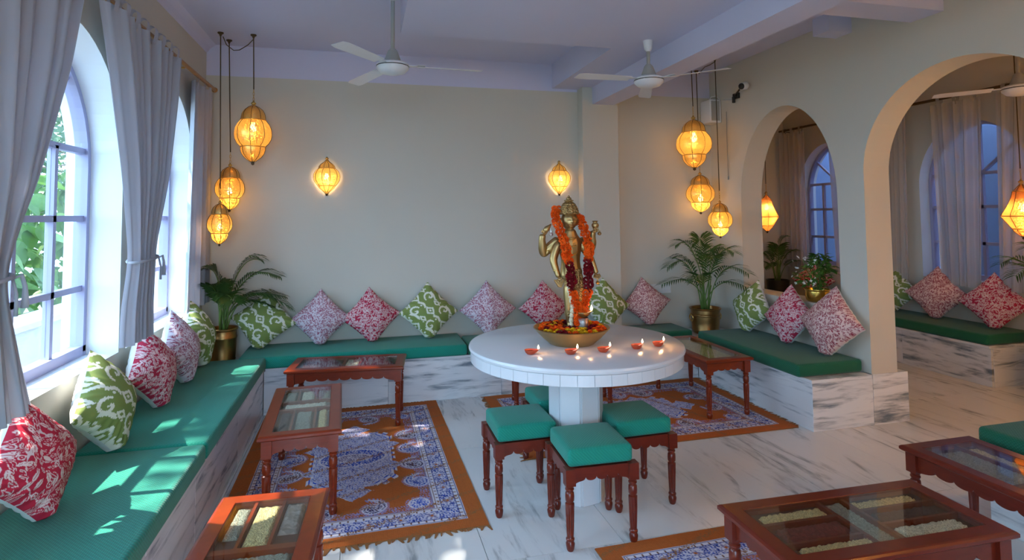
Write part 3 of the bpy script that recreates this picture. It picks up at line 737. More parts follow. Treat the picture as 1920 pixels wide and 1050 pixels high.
m.lathe([(TR - .0335, TZ - .080), (TR - .012, TZ - .080), (TR - .010, TZ - .078), (TR - .010, TZ - .030), (TR - .012, TZ - .0285), (TR - .0335, TZ - .0285)], 3, 0, None, None, g / TR, da - g / TR)
b = len(m.v) // 6
rim_me = None
vs = m.v; n4 = 4
m.f += [tuple(j*n4 for j in range(6)), tuple(j*n4 + 3 for j in range(5, -1, -1))]; m.m += [0, 0]
m.f += [(5*n4 + i, 5*n4 + i + 1, i + 1, i) for i in range(3)]; m.m += [0]*3
rim_me = m.mesh('rim_tile', M_TABLEM)
for k in range(NT_): link('rim_tile', rim_me, e, None, (0, 0, k * da))

# ================================================================== PILLOWS
def leafy(seed, ground, leaf, line, N=190, dens=300, size=0.021, fill=0.5, rej=.55, ol=.0022):
    rg = np.random.RandomState(seed); S = 0.40
    X, Y = np.meshgrid(np.linspace(-S/2, S/2, N), np.linspace(-S/2, S/2, N), indexing='ij')
    C = np.tile(np.array(ground), (N, N, 1)).astype(float)
    fl = np.sin(X*26 + 2.2*np.sin(Y*17 + seed)) + np.sin(Y*23 + 2.0*np.sin(X*19)); C[np.abs(fl) < 0.085] = line
    pts = []
    for k in range(dens*3):
        cx, cy = rg.uniform(-S/2, S/2, 2)
        if any((cx-p[0])**2 + (cy-p[1])**2 < (size*rej)**2 for p in pts): continue
        pts.append((cx, cy))
        if len(pts) > dens: break
        a = sin(cx*14 + seed)*1.6 + cos(cy*15)*1.6 + rg.uniform(-.5, .5); L = size * rg.uniform(.55, 1.1); wd = L * rg.uniform(.32, .48)
        w = (np.abs(X - cx) < L*1.3) & (np.abs(Y - cy) < L*1.3)
        u = (X[w] - cx)*cos(a) + (Y[w] - cy)*sin(a); v = -(X[w] - cx)*sin(a) + (Y[w] - cy)*cos(a)
        t = np.clip(1 - (u/L)**2, 0, 1); d = np.abs(v) - wd * t**1.1; d[np.abs(u) > L] = 1
        c = C[w]; kind = rg.rand()
        if kind < fill: c[d < 0] = leaf; c[(np.abs(v) < .0009) & (d < 0)] = ground
        elif kind < .9: c[d < 0] = leaf; c[d < -ol] = ground; c[(np.abs(v) < .0009) & (d < 0)] = leaf
        else:
            rr = np.hypot(u, v); c[rr < L*.55] = leaf; c[rr < L*.36] = ground; c[rr < L*.16] = leaf
        C[w] = c
    return C
def ikat(seed, ground, light, N=190):
    rg = np.random.RandomState(seed); S = 0.40
    X, Y = np.meshgrid(np.linspace(-S/2, S/2, N), np.linspace(-S/2, S/2, N), indexing='ij')
    jit = np.repeat(rg.randn(N//2 + 1), 2)[:N][None, :] * .0018; X = X + jit + .004*np.sin(Y*60)
    C = np.tile(np.array(ground), (N, N, 1)).astype(float)
    P = 0.20
    for (ox, oy, kind) in [(0, 0, 0), (P/2, P/2, 1), (P/2, 0, 2), (0, P/2, 3)]:
        u = ((X - ox + P/2) % P) - P/2; v = ((Y - oy + P/2) % P) - P/2
        ix = np.floor((X - ox + P/2) / P); sg = np.where(ix % 2 == 0, 1, -1); u = u * sg
        if kind == 0:
            d = np.abs(u)/.045 + np.abs(v)/.058; C[(d < 1)] = light; C[(d < .55)] = ground; C[d < .25] = light
        elif kind == 1:
            rr = np.hypot(u, v*0.9); th = np.arctan2(v, u); sp = np.abs(rr - (.009 + .0066*(th + pi))) < .0080; C[sp & (rr < .054)] = light; C[rr < .006] = light
            C[(np.abs(u - .040 - .3*v) < .011) & (np.abs(v + .025) < .045)] = light
        elif kind == 2:
            d = np.abs(u)/.026 + np.abs(v)/.042; C[d < 1] = light; C[d < .4] = ground; C[(np.hypot(u - .024, np.abs(v) - .022) < .007)] = light
        else:
            C[(np.abs(u + .4*np.abs(v) - .006) < .011) & (np.abs(v) < .045)] = light; C[np.hypot(u + .022, v) < .0085] = light
    return C
def pillow_mesh(name, C, size=0.355, thick=0.078, seed=0, N=150):
    rg = np.random.RandomState(seed); u = np.linspace(-1, 1, N); Ug, Vg = np.meshgrid(u, u, indexing='ij')
    k1, k2, ph = rg.uniform(2, 4), rg.uniform(2, 4), rg.uniform(0, 6)
    pin = 0.085
    X = Ug * (1 - pin * (1 - Vg**2)) * size/2; Y = Vg * (1 - pin * (1 - Ug**2)) * size/2
    b = np.clip((1 - Ug**2) * (1 - Vg**2), 0, 1)
    h = thick * 1.28 * (b**0.50) * (1 + .05*np.sin(k1*Ug*2 + ph)*np.sin(k2*Vg*2))
    edge = np.maximum(np.abs(Ug), np.abs(Vg)); wr = .0035*np.sin(np.arctan2(Vg, Ug)*26 + 3*np.sin(4*Ug + ph)) * np.clip((edge - .62)/.3, 0, 1) * (b > 0)
    h = h + wr; h[0, :] = h[-1, :] = h[:, 0] = h[:, -1] = 0
    dd = (X + Y) / sqrt(2); lim = size * .5 * sqrt(2) * .80; ov = np.clip(-dd - lim, 0, None)      # the corner it stands on is squashed flat
    X = X + ov * .80 / sqrt(2); Y = Y + ov * .80 / sqrt(2); h = h + .10 * ov * (b > 0) + .012 * np.clip(1 - np.abs(-dd - lim)/.05, 0, 1) * (b**.3)
    K = C.shape[0]; ii = np.clip(((Ug + 1)/2*(K-1)).astype(int), 0, K-1); jj = np.clip(((Vg + 1)/2*(K-1)).astype(int), 0, K-1)
    cf = C[ii, jj].reshape(-1, 3)
    s = 4; ub = u[::s] if (N-1) % s == 0 else np.linspace(-1, 1, N//s)
    Vf = np.stack([X.ravel(), Y.ravel(), h.ravel()], 1)
    Vb = np.stack([X.ravel(), Y.ravel(), -h.ravel()*.92], 1)
    F = np.concatenate([grid_faces(N, N), grid_faces(N, N, N*N, True)])
    mi = np.concatenate([np.zeros((N-1)**2, int), np.ones((N-1)**2, int)])
    return np_mesh(name, np.concatenate([Vf, Vb]), F, [M_PRINT, M_COTTON], np.concatenate([cf, cf*0 + .6]), True, mi)
CRIM, CRIM2, PALE, PALE2, OLIVE, OFFW = lin(186, 40, 62), lin(176, 46, 72), lin(222, 205, 204), lin(214, 200, 208), lin(128, 142, 78), lin(226, 224, 206)
PM = {
 'red': pillow_mesh('red_leaf_pillow', leafy(1, CRIM, lin(226, 196, 190), lin(220, 190, 186), dens=260, size=.0255, fill=.30, rej=.80, ol=.0019), .395, .085, 1),
 'green': pillow_mesh('green_ikat_pillow', ikat(2, OLIVE, OFFW), .365, .08, 2),
 'crimson': pillow_mesh('crimson_leaf_pillow', leafy(3, CRIM2, lin(222, 196, 196), lin(222, 200, 200), dens=620, size=.0155, fill=.7), .355, .078, 3),
 'mauve': pillow_mesh('mauve_leaf_pillow', leafy(4, PALE2, lin(150, 56, 84), PALE2, dens=760, size=.0125, fill=.6), .355, .078, 4),
 'blush': pillow_mesh('blush_leaf_pillow', leafy(5, lin(222, 188, 180), lin(150, 56, 70), lin(222, 188, 180), dens=640, size=.0145, fill=.5), .375, .08, 5),
}
def pillow(kind, label, c, yaw, lean, roll=45, s=1.0, group=None):
    """c centre; yaw: heading of the printed face in degrees (0 = towards -y); lean back in degrees"""
    Rm = Matrix.Rotation(radians(yaw), 4, 'Z') @ Matrix.Rotation(radians(90 - lean), 4, 'X') @ Matrix.Rotation(radians(roll), 4, 'Z')
    A = Rm @ Matrix.Scale(s, 4); n = len(PM[kind].vertices); co = np.empty(n*3, np.float32); PM[kind].vertices.foreach_get('co', co)
    zmin = float((co.reshape(-1, 3) @ np.array(A.to_3x3()).T)[:, 2].min())
    c = (c[0], c[1], 0.4335 - zmin)
    o = link(PM[kind].name, PM[kind]); o.matrix_world = Matrix.Translation(c) @ A
    return tag(o, label, 'pillow', group)
G1, G2, G3, G4 = 'pillows on the window bench', 'pillows along the back wall', 'pillows under the arched opening', 'pillows in the next room'
pillow('red', 'large red pillow with white leaves, nearest on the window bench', (-1.10, 2.39, .650), 82, 15, 42, .83, G1)
pillow('green', 'green ikat pillow on the window bench, below the first window sill', (-1.11, 2.99, .680), 84, 15, 45, .97, G1)
pillow('crimson', 'crimson leaf pillow on the window bench, below the tied curtain', (-1.115, 3.60, .670), 82, 15, 45, 1.0, G1)
pillow('mauve', 'mauve leaf pillow on the window bench between the crimson and pale green ones', (-1.11, 4.08, .665), 84, 13, 45, 1.0, G1)
pillow('green', 'pale green pillow at the far end of the window bench by the brass pot', (-1.115, 4.50, .675), 84, 12, 45, 0.98, G1)
pillow('green', 'green ikat pillow on the back bench right beside the corner palm', (-0.765, 4.99, .640), -6, 16, 38, 1.0, G2)
pillow('mauve', 'mauve leaf pillow on the back bench between the corner green pillow and a crimson one', (-0.335, 5.00, .662), 0, 15, 45, 0.98, G2)
pillow('crimson', 'crimson leaf pillow on the back bench, its right corner touching a green one', (0.065, 5.00, .650), 0, 15, 49, 0.98, G2)
pillow('green', 'green ikat pillow in the middle of the back wall', (0.540, 5.00, .660), 2, 15, 45, 1.0, G2)
pillow('mauve', 'mauve leaf pillow on the back wall just left of the marble table rim', (1.055, 5.00, .662), 0, 15, 45, 1.02, G2)
pillow('crimson', 'crimson leaf pillow half hidden behind the statue', (1.575, 5.00, .655), 0, 15, 45, 0.98, G2)
pillow('green', 'green ikat pillow behind the candle cup, below the column', (2.115, 4.91, .640), 4, 14, 42, 0.98, G2)
pillow('blush', 'blush leaf pillow on the back bench left of the second palm', (2.565, 4.99, .645), -8, 15, 50, 0.92, G2)
pillow('green', 'green paisley ikat pillow on the bench under the arched opening', (3.275, 4.42, .660), -86, 16, 40, 0.98, G3)
pillow('crimson', 'bright crimson pillow between the green and blush ones under the arched opening', (3.275, 3.96, .675), -84, 16, 52, 1.02, G3)
pillow('blush', 'blush leaf pillow nearest the doorway on the arched opening bench', (3.275, 3.535, .690), -84, 15, 45, 1.04, G3)
pillow('blush', 'blush pillow on the far bench of the next room', (5.36, 4.45, .68), -70, 14, 45, 1.05, G4)
pillow('crimson', 'deep crimson pillow at the right end of the next room bench', (5.36, 3.92, .69), -64, 14, 45, 1.08, G4)
pillow('green', 'olive pillow just showing past the doorway edge in the next room', (5.38, 4.92, .66), -74, 14, 45, 0.95, G4)
pillow('crimson', 'dim red pillow seen through the arched opening behind the flowering pot', (5.33, 6.0, .66), -60, 14, 45, 1.0, G4)

# ================================================================== STATUE, BOWL, FLOWERS, LAMPS ON THE TABLE
def S(px, py, dy=0.0): return (1.064 + (px - 1067) * .00300, 2.93 + dy, 1.551 - (py - 370) * .00282)

def skin(chains):
    """chains: list of [(pos, radius), ...]; grown into one surface with the Skin modifier"""
    vs, es, rs = [], [], []; K = 1.32
    for ch in chains:
        b = len(vs)
        for i, (p, r) in enumerate(ch):
            vs.append(p); rs.append(tuple(q*K for q in r) if hasattr(r, '__len__') else r*K)
            if i: es.append((b+i-1, b+i))
    me = bpy.data.meshes.new('skin_tmp'); me.from_pydata(vs, es, []); o = link('skin_tmp', me)
    md = o.modifiers.new('s', 'SKIN'); md.use_smooth_shade = True
    for i, sv in enumerate(me.skin_vertices[0].data):
        sv.radius = (rs[i], rs[i]) if not hasattr(rs[i], '__len__') else rs[i]
    done = 0
    for ch in chains: me.skin_vertices[0].data[done].use_root = True; done += len(ch)
    sb = o.modifiers.new('b', 'SUBSURF'); sb.levels = 2; sb.render_levels = 2
    return o
def head_mesh(c, w, h, d):
    n, k = 40, 30; vs = []; fs = []
    for j in range(k + 1):
        ph = pi * j / k
        for i in range(n):
            a = 2*pi*i/n; x = sin(ph)*sin(a); y = -sin(ph)*cos(a); z = cos(ph)
            q = 1.0
            if z < 0: q = 1 - .17 * (-z)**1.5
            X, Y, Zz = x*w*q, y*d*(1 - .1*max(0, -z)), z*h
            if y < -.2:
                g = lambda x0, z0, sx, sz: math.exp(-((x-x0)/sx)**2 - ((z-z0)/sz)**2)
                Y -= d*(.22*g(0, -.17, .11, .13) + .13*g(0, .05, .075, .20) + .10*g(0, -.44, .24, .055) + .09*g(0, -.585, .18, .06) - .07*g(0, -.51, .26, .03) + .09*g(0, -.84, .24, .15))
                for s in (-1, 1):
                    Y += d*.16*g(s*.36, .06, .22, .12); Y -= d*.13*g(s*.36, .03, .18, .075); Y += d*.07*g(s*.36, -.045, .2, .025); Y -= d*.09*g(s*.38, .25, .28, .05); Y -= d*.05*g(s*.45, -.3, .25, .2)
            vs.append((c[0]+X, c[1]+Y, c[2]+Zz))
    for j in range(k):
        for i in range(n): fs.append((j*n+i, j*n+(i+1)%n, (j+1)*n+(i+1)%n, (j+1)*n+i))
    return vs, fs
st = empty('four_armed_statue', (1.064, 2.93, 0.868), 0, 'old gold four armed deity statue with a pointed crown, standing in the flower bowl', 'statue')
ch = []
torso = [(S(1069, 530), (.050, .040)), (S(1069, 512), (.052, .042)), (S(1069, 492), (.038, .032)), (S(1068, 472), (.050, .038)), (S(1067, 455), (.064, .042)), (S(1067, 446), (.046, .034)), (S(1067, 438), .030), (S(1067, 428), .029)]
ch.append(torso)
for kx, hx in ((1067, 1066), (1082, 1083)):
    ch.append([(S(1069 + (kx-1069)*.6, 528), .030), (S(kx, 548), .032), (S(hx, 572, -.006), .024), (S(hx, 590), .022), (S(hx, 604), .014), (S(hx, 611, -.004), .015), (S(hx, 613, -.035), .012)])
def arm(pts, fingers, thumb=(0, 0, 0)):
    ch.append([(S(*p[:3]), p[3]) for p in pts])
    h = Vector(S(*pts[-1][:3])); pv = Vector(S(*pts[-2][:3])); d = (h - pv).normalized()
    fd = Vector(fingers).normalized(); sd = fd.cross(Vector((0, 1, 0.15)));
    if sd.length < .2: sd = Vector((1, 0, 0))
    sd.normalize(); bend = Vector((0, -1, 0.1))
    for k, L in enumerate((.021, .026, .024, .018)):
        b = h + sd * (.0075 * (k - 1.5))
        ch.append([(b, .0055), (b + fd*L*.45, .0046), (b + fd*L*.8 + bend*.004, .0042), (b + fd*L + bend*.010, .0036)])
    b = h - sd*.008; td = (fd*.5 + Vector(thumb)).normalized()
    ch.append([(b, .0055), (b + td*.011, .005), (b + td*.020 + fd*.004, .004)])
arm([(1050, 450, 0, .026), (1034, 462, .022, .021), (1021, 478, .03, .020), (1018, 462, .01, .018), (1016, 447, 0, .014), (1018, 438, -.004, .016)], (.5, -.2, .8), (-.6, -.4, .3))
arm([(1050, 452, -.004, .026), (1040, 468, -.012, .020), (1034, 487, -.02, .017), (1037, 503, -.035, .014), (1039, 512, -.045, .011), (1041, 519, -.052, .013)], (.35, -.3, -.8), (.7, -.3, -.2))
arm([(1085, 450, 0, .028), (1100, 461, .018, .024), (1112, 473, .022, .022), (1112, 459, .004, .019), (1109.5, 444, -.006, .014), (1111, 433, -.012, .016)], (.75, -.5, .25), (-.6, -.4, .5))
arm([(1085, 452, -.004, .026), (1095, 468, -.012, .020), (1103, 485, -.02, .017), (1108, 500, -.03, .014), (1110, 508, -.038, .011), (1112, 515, -.045, .013)], (.2, -.3, -.9), (-.7, -.3, -.2))
so_ = skin(ch)
dg = bpy.context.evaluated_depsgraph_get(); dg.update()
ev = so_.evaluated_get(dg); tm = ev.to_mesh()
bv = [tuple(v.co) for v in tm.vertices]; bf = [tuple(p.vertices) for p in tm.polygons]; ev.to_mesh_clear()
bpy.data.objects.remove(so_, do_unlink=True)
m = MB(); m.add(bv, bf); hv, hf = head_mesh(S(1067, 414, -.004), .045, .052, .046); m.add(hv, hf)
for s in (-1, 1):
    c = S(1067 + s*15.4, 417, 0); pts = [(c[0] + .004*s*cos(t), c[1] + .009*sin(t), c[2] + .018*cos(t)) for t in np.linspace(0, 2*pi, 12)[:-1]]; m.tube(pts, .005, 6, closed=True)
o = m.build('body_tmp', M_STATUE, fix=False)
rm = o.modifiers.new('r', 'REMESH'); rm.mode = 'VOXEL'; rm.voxel_size = .0019
sm = o.modifiers.new('m', 'SMOOTH'); sm.iterations = 1; sm.factor = .5
dg = bpy.context.evaluated_depsgraph_get(); dg.update(); ev = o.evaluated_get(dg)
bme = bpy.data.meshes.new_from_object(ev); bpy.data.objects.remove(o, do_unlink=True)
inv = Matrix.Translation((-1.064, -2.93, -.868)); bme.transform(inv); bme.materials.clear(); bme.materials.append(M_STATUE)
for p in bme.polygons: p.use_smooth = True
link('body', bme, st)
def L_(px, py, dy=0): p = S(px, py, dy); return (p[0]-1.064, p[1]-2.93, p[2]-.868)
def zz(py): return 1.551 - (py-370)*.00282 - .868
# crown, dhoti, jewellery
m = MB(); fl = lambda a, z: 1 + .05*cos(12*a)
m.lathe([(.046, zz(403)), (.0515, zz(402)), (.0525, zz(399.5)), (.050, zz(398)), (.051, zz(396)), (.047, zz(393)), (.0475, zz(391.5)), (.042, zz(389)), (.0425, zz(387.5)), (.036, zz(385)), (.036, zz(383.5)), (.029, zz(381)), (.021, zz(378.8)), (.017, zz(378)), (.025, zz(377)), (.025, zz(375.8)), (.015, zz(374.8)), (.013, zz(373)), (.015, zz(371.8)), (.007, zz(370)), (.007, zz(368.5)), (.0, zz(366))], 48, 0, Matrix.Translation(L_(1067, 370)[:2] + (0,)), fl)
m.build('crown', M_CARVED, st, 'auto')
m = MB(); fl2 = lambda a, z: 1 + .07*cos(14*a) * min(1, (zz(505) - z)*14)
m.lathe([(.050, zz(503)), (.057, zz(508)), (.056, zz(514)), (.060, zz(520)), (.062, zz(535)), (.060, zz(555)), (.057, zz(575)), (.058, zz(592)), (.054, zz(592.5)), (.050, zz(575)), (.046, zz(540))], 72, 0, Matrix.Translation(L_(1074, 370)[:2] + (0,)) @ Matrix.Diagonal((.80, .85, 1, 1)), fl2, cap=False)
m.build('dhoti', M_CARVED, st, 'auto')
m = MB(); m.box(-.010, .010, -.058, -.050, zz(570), zz(505)); m.box(-.016, .016, -.056, -.049, zz(545), zz(505)); m.build('sash', M_CARVED, st, bevel=.003, loc=(L_(1073, 370)[0], 0, 0))
for rad, drop, r in ((.026, 448, .0035), (.034, 462, .0035), (.042, 478, .004)):
    m = MB(); pts = []
    for t in np.linspace(0, 2*pi, 30)[:-1]:
        x = rad*sin(t); f = (1 - cos(t))/2; pts.append((L_(1067, 370)[0] + x, .012 - .062*f, zz(440) + (zz(drop) - zz(440))*f))
    m.tube(pts, r, 6, closed=True); m.build('necklace', M_BRASS, st, 'all')
for (px, py, dy, r) in ((1017, 452, .004, .013), (1109, 450, .003, .013), (1037, 506, -.038, .0135), (1109, 503, -.032, .0135), (1028, 470, .024, .022), (1104, 467, .024, .022)):
    m = MB(); c = L_(px, py, dy); m.tube([(c[0]+r*cos(t), c[1]+r*sin(t), c[2]) for t in np.linspace(0, 2*pi, 18)[:-1]], .0032, 6, closed=True); m.build('bangle', M_BRASS, st, 'all')
c = L_(1114, 429.5, -.020); m = MB(); m.lathe([(.010, 0), (.017, .006), (.020, .016), (.017, .026), (.011, .031), (.011, .034), (.016, .038), (.015, .040), (.009, .041)], 24, 0, Matrix.Translation(c)); m.build('nectar_pot', M_STATUE, st, 'auto')
for (px, py, mt) in ((1031, 438, M_SILVER), (1122, 438, M_STATUE), (1117, 531, M_BRASS)):
    c = L_(px, py, -.02); m = MB(); m.lathe([(.0, .012), (.004, .013), (.004, .006), (.009, .002), (.011, -.004), (.008, -.011), (0, -.014)], 14, 0, Matrix.Translation(c)); m.tube([(c[0], c[1], c[2]+.012), (c[0]-.004, c[1]+.004, c[2]+.03)], .0012, 5); m.build('hanging_bell', mt, st, 'auto')
m = MB(); c = L_(1041, 529, -.05); m.add([(c[0]-.03, c[1]-.01, c[2]+.018), (c[0]+.03, c[1]-.012, c[2]+.022), (c[0]+.012, c[1]-.012, c[2]-.022), (c[0]-.006, c[1]-.01, c[2]-.020), (c[0]-.03, c[1]+.004, c[2]+.018), (c[0]+.03, c[1]+.002, c[2]+.022), (c[0]+.012, c[1]+.002, c[2]-.022), (c[0]-.006, c[1]+.004, c[2]-.020)], [(0,1,2,3),(7,6,5,4),(0,4,5,1),(1,5,6,2),(2,6,7,3),(3,7,4,0)])
m.build('palm_leaf_book', M_STATUE, st, bevel=.002)
m = MB(); m.lathe([(.085, -.010), (.088, -.004), (.080, .004), (.070, .010), (0, .012)], 40); m.build('lotus_base', M_STATUE, st, 'auto', loc=(0, 0, -.022))
c = Vector(L_(1021, 433, -.010)); q = Vector(L_(1033, 419, -.016)); m = MB(); d = (q - c); m.lathe([(0, -.012), (.007, -.006), (.014, .004), (.016, .014), (.012, .026), (.007, .036), (.004, .046), (0, .050)], 18, 0, Matrix.Translation(c) @ d.to_track_quat('Z', 'Y').to_matrix().to_4x4()); m.build('conch', M_STATUE, st, 'auto')
# pearl string on the left side of the garland
pg = empty('pearl_garland', S(1058, 535, -.07), 0, 'pale pearl string hanging beside the marigold garland on the statue', 'garland')
pm = MB(); pm.lathe([(0, -.010), (.008, -.007), (.0115, 0), (.008, .007), (0, .010)], 10); pearl = pm.mesh('pearl', plain('pale_jasmine_bead', (0.62, 0.53, 0.34), .6), 'all')
for k in range(26):
    t = k / 25; px = 1056 + 4*t + 3*sin(t*3.1) ; p = Vector(S(px, 532 + 74*t, -.074 + .01*sin(t*9))) - Vector(S(1058, 535, -.07)); link('pearl', pearl, pg, p, (t*3, t*5, 0), 1 + .3*sin(k*2.1))

# marigold heads: ruffled petal balls
def marigold(seed, mat, r=1.0):
    rg = random.Random(seed); m = MB()
    for ring, (n, el, ln) in enumerate(((11, -.15, 1.0), (10, .25, .95), (8, .62, .85), (5, 1.05, .75), (1, 1.5, .6))):
        for k in range(n):
            a = 2*pi*(k + .5*(ring % 2))/n + rg.uniform(-.1, .1); e_ = el + rg.uniform(-.08, .08); w = .34
            d = Vector((cos(a)*cos(e_), sin(a)*cos(e_), sin(e_))); s = Vector((-sin(a), cos(a), 0)); u = s.cross(d)
            b = d*.25*r; q = d*ln*r
            m.add([b, b + d*.35*r + s*w*.6*r - u*.06, q*.92 + s*w*.5*r - u*.10*r, q, q*.92 - s*w*.5*r - u*.10*r, b + d*.35*r - s*w*.6*r - u*.06, b + d*.4*r + u*.10*r], [(0,1,6),(1,2,6),(2,3,6),(3,4,6),(4,5,6),(5,0,6)])
    return m.mesh('marigold', mat, False, fix=False)
MG = {'orange': [marigold(i, M_ORANGE) for i in range(3)], 'maroon': [marigold(9 + i, M_MAROON) for i in range(2)], 'yellow': [marigold(20 + i, M_YELLOW) for i in range(2)]}
gl = empty('marigold_garland', S(1070, 420), 0, 'long orange and maroon marigold garland around the statue neck, meeting in a point below', 'garland')
GO = Vector(S(1070, 420)); rg = random.Random(4)
def spline(pts, t):
    n = len(pts) - 1; f = min(t*n, n - 1e-6); i = int(f); q = f - i; q = q
    return tuple(pts[i][k] + (pts[i+1][k] - pts[i][k])*q for k in range(len(pts[i])))
for strand in ([(1046, 392, .02), (1040, 404, 0), (1043, 425, -.03), (1049, 448, -.055), (1053, 470, -.062), (1058, 492, -.064), (1060, 515, -.072), (1061, 540, -.078), (1065, 562, -.082), (1069, 582, -.084), (1072, 600, -.085)],
               [(1083, 404, .02), (1090, 416, 0), (1093, 436, -.03), (1096, 458, -.055), (1096, 476, -.060), (1094, 495, -.062), (1092, 515, -.068), (1091, 540, -.076), (1086, 560, -.082), (1079, 580, -.084), (1074, 598, -.085)]):
    N = 34
    for k in range(N):
        px, py, dy = spline(strand, k/(N-1)); col = 'maroon' if 489 < py < 540 else 'orange'
        for s in (-1, 1):
            p = Vector(S(px + s*3.6 + rg.uniform(-1, 1), py + rg.uniform(-1.5, 1.5), dy - .004 + rg.uniform(-.006, .006))) - GO
            link('marigold', rg.choice(MG[col]), gl, p, (radians(70 + rg.uniform(-40, 40)), rg.uniform(-.6, .6), rg.uniform(0, 6)), .0200*rg.uniform(.85, 1.15))

BX, BY = 1.058, 2.90
m = MB(); m.lathe([(0, 0), (.112, 0), (.118, .003), (.150, .030), (.185, .066), (.197, .080), (.201, .083), (.196, .086), (.182, .072), (.146, .036), (.112, .010), (0, .008)], 64)
tag(m.build('bronze_bowl', M_BOWL, None, 'auto', loc=(BX, BY, TZ + .0005)), 'wide bronze bowl full of marigolds on the round table', 'bowl')
rg = random.Random(11); placed = []
lab = {'orange': 'orange marigold head floating in the bronze bowl', 'maroon': 'dark maroon marigold head in the bronze bowl', 'yellow': 'yellow marigold head in the bronze bowl'}
cnt = 0
for k in range(900):
    a = rg.uniform(0, 2*pi); r = .170*sqrt(rg.random()); x, y = r*cos(a), r*sin(a)
    if math.hypot(x - .006, y - .03) < .075 or math.hypot(x - .042, y + .055) < .040: continue
    if any((x-p[0])**2 + (y-p[1])**2 < .021**2 for p in placed): continue
    placed.append((x, y)); cnt += 1
    q = rg.random(); front = y < -.07 and x < .1
    col = 'yellow' if q < (.4 if front else .12) else ('maroon' if q > .74 else 'orange')
    h = .078 + .010*(1 - (r/.19)**2) + rg.uniform(-.004, .006)
    o = link('marigold', rg.choice(MG[col]), None, (BX + x, BY + y, TZ + h), (rg.uniform(-.5, .5), rg.uniform(-.5, .5), rg.uniform(0, 6)), .0185*rg.uniform(.85, 1.2))
    tag(o, lab[col], 'flower', lab[col].split(' head')[0] + 's in the bowl')

def flame_mesh(h=.022):
    m = MB(); m.lathe([(0, 0), (.16*h, .12*h), (.22*h, .3*h), (.17*h, .55*h), (.08*h, .8*h), (0, h)], 14); return m.mesh('flame', M_FLAME, 'all')
FL = flame_mesh()
def diya_mesh(mat):
    m = MB(); n = 28; prof = [(.10, 0), (.55, .0), (.80, .35), (1.0, .95), (1.0, 1.0), (.92, 1.0), (.74, .5), (.4, .28), (0, .25)]; vs = []; fs = []
    for r, z in prof:
        for i in range(n):
            a = 2*pi*i/n; sp = math.exp(-(min(abs(a), 2*pi-abs(a))/.42)**2); e = 1 + .5*sp*z
            vs.append((.030*r*cos(a)*e, .027*r*sin(a)*(1 - .12*sp*z), .021*z + .004*sp*z))
    for j in range(len(prof)-1):
        for i in range(n): fs.append((j*n+i, j*n+(i+1)%n, (j+1)*n+(i+1)%n, (j+1)*n+i))
    fs.append(tuple(range(n-1, -1, -1))); m.add(vs, fs); return m.mesh('clay_bowl', mat, 'auto')
DM, DMB = diya_mesh(M_CLAY), diya_mesh(M_BOWL)
om = MB(); om.lathe([(0, 0), (.0235, 0)], 20, cap=False); OIL = om.mesh('oil', M_OIL)
wm = MB(); wm.tube([(.010, 0, .013), (.03, 0, .018), (.039, 0, .024)], .0016, 6); WICK = wm.mesh('wick', M_COTTON)
def diya(label, x, y, z, rz, me, s=1.0, e_w=.32):
    e = empty('oil_lamp', (x, y, z), rz, label, 'oil lamp', 'lit clay lamps on the round table' if me is DM else None); e.scale = (s, s, s)
    link('clay_bowl' if me is DM else 'lamp_bowl', me, e); link('oil', OIL, e, (0, 0, .0145)); link('wick', WICK, e); link('flame', FL, e, (.038, 0, .023))
    l = bpy.data.lights.new('flame_light', 'POINT'); l.energy = e_w*LAMP; l.color = (1, .5, .2); l.shadow_soft_size = .008
    lo = bpy.data.objects.new('flame_light', l); COL.objects.link(lo); lo.parent = e; lo.location = (.040, 0, .052)
for k, (x, y, a, lb) in enumerate([(0.784, 2.727, -20, 'lit red clay lamp nearest the window end of the row'), (0.969, 2.672, 10, 'lit red clay lamp second from the window side, in front of the bowl'), (1.136, 2.668, 6, 'lit red clay lamp in the middle of the row of five'),
        (1.322, 2.683, 16, 'lit red clay lamp fourth in the row, next to the doorway side one'), (1.452, 2.706, 14, 'lit red clay lamp nearest the doorway end of the row')]):
    diya(lb, x, y, TZ + .0005, radians(a), DM)
m = MB(); m.lathe([(0, 0), (.024, 0), (.026, .004), (.0285, .05), (.030, .066), (.0315, .068), (.029, .068), (.026, .01), (0, .006)], 32)
tag(m.build('silver_tumbler', M_SILVER, None, 'auto', loc=(1.100, 2.845, TZ + .072)), 'small silver tumbler among the marigolds holding a lit lamp', 'tumbler')
diya('lit bronze oil lamp standing on the silver tumbler', 1.100, 2.845, TZ + .1405, radians(5), DMB, 1.35)

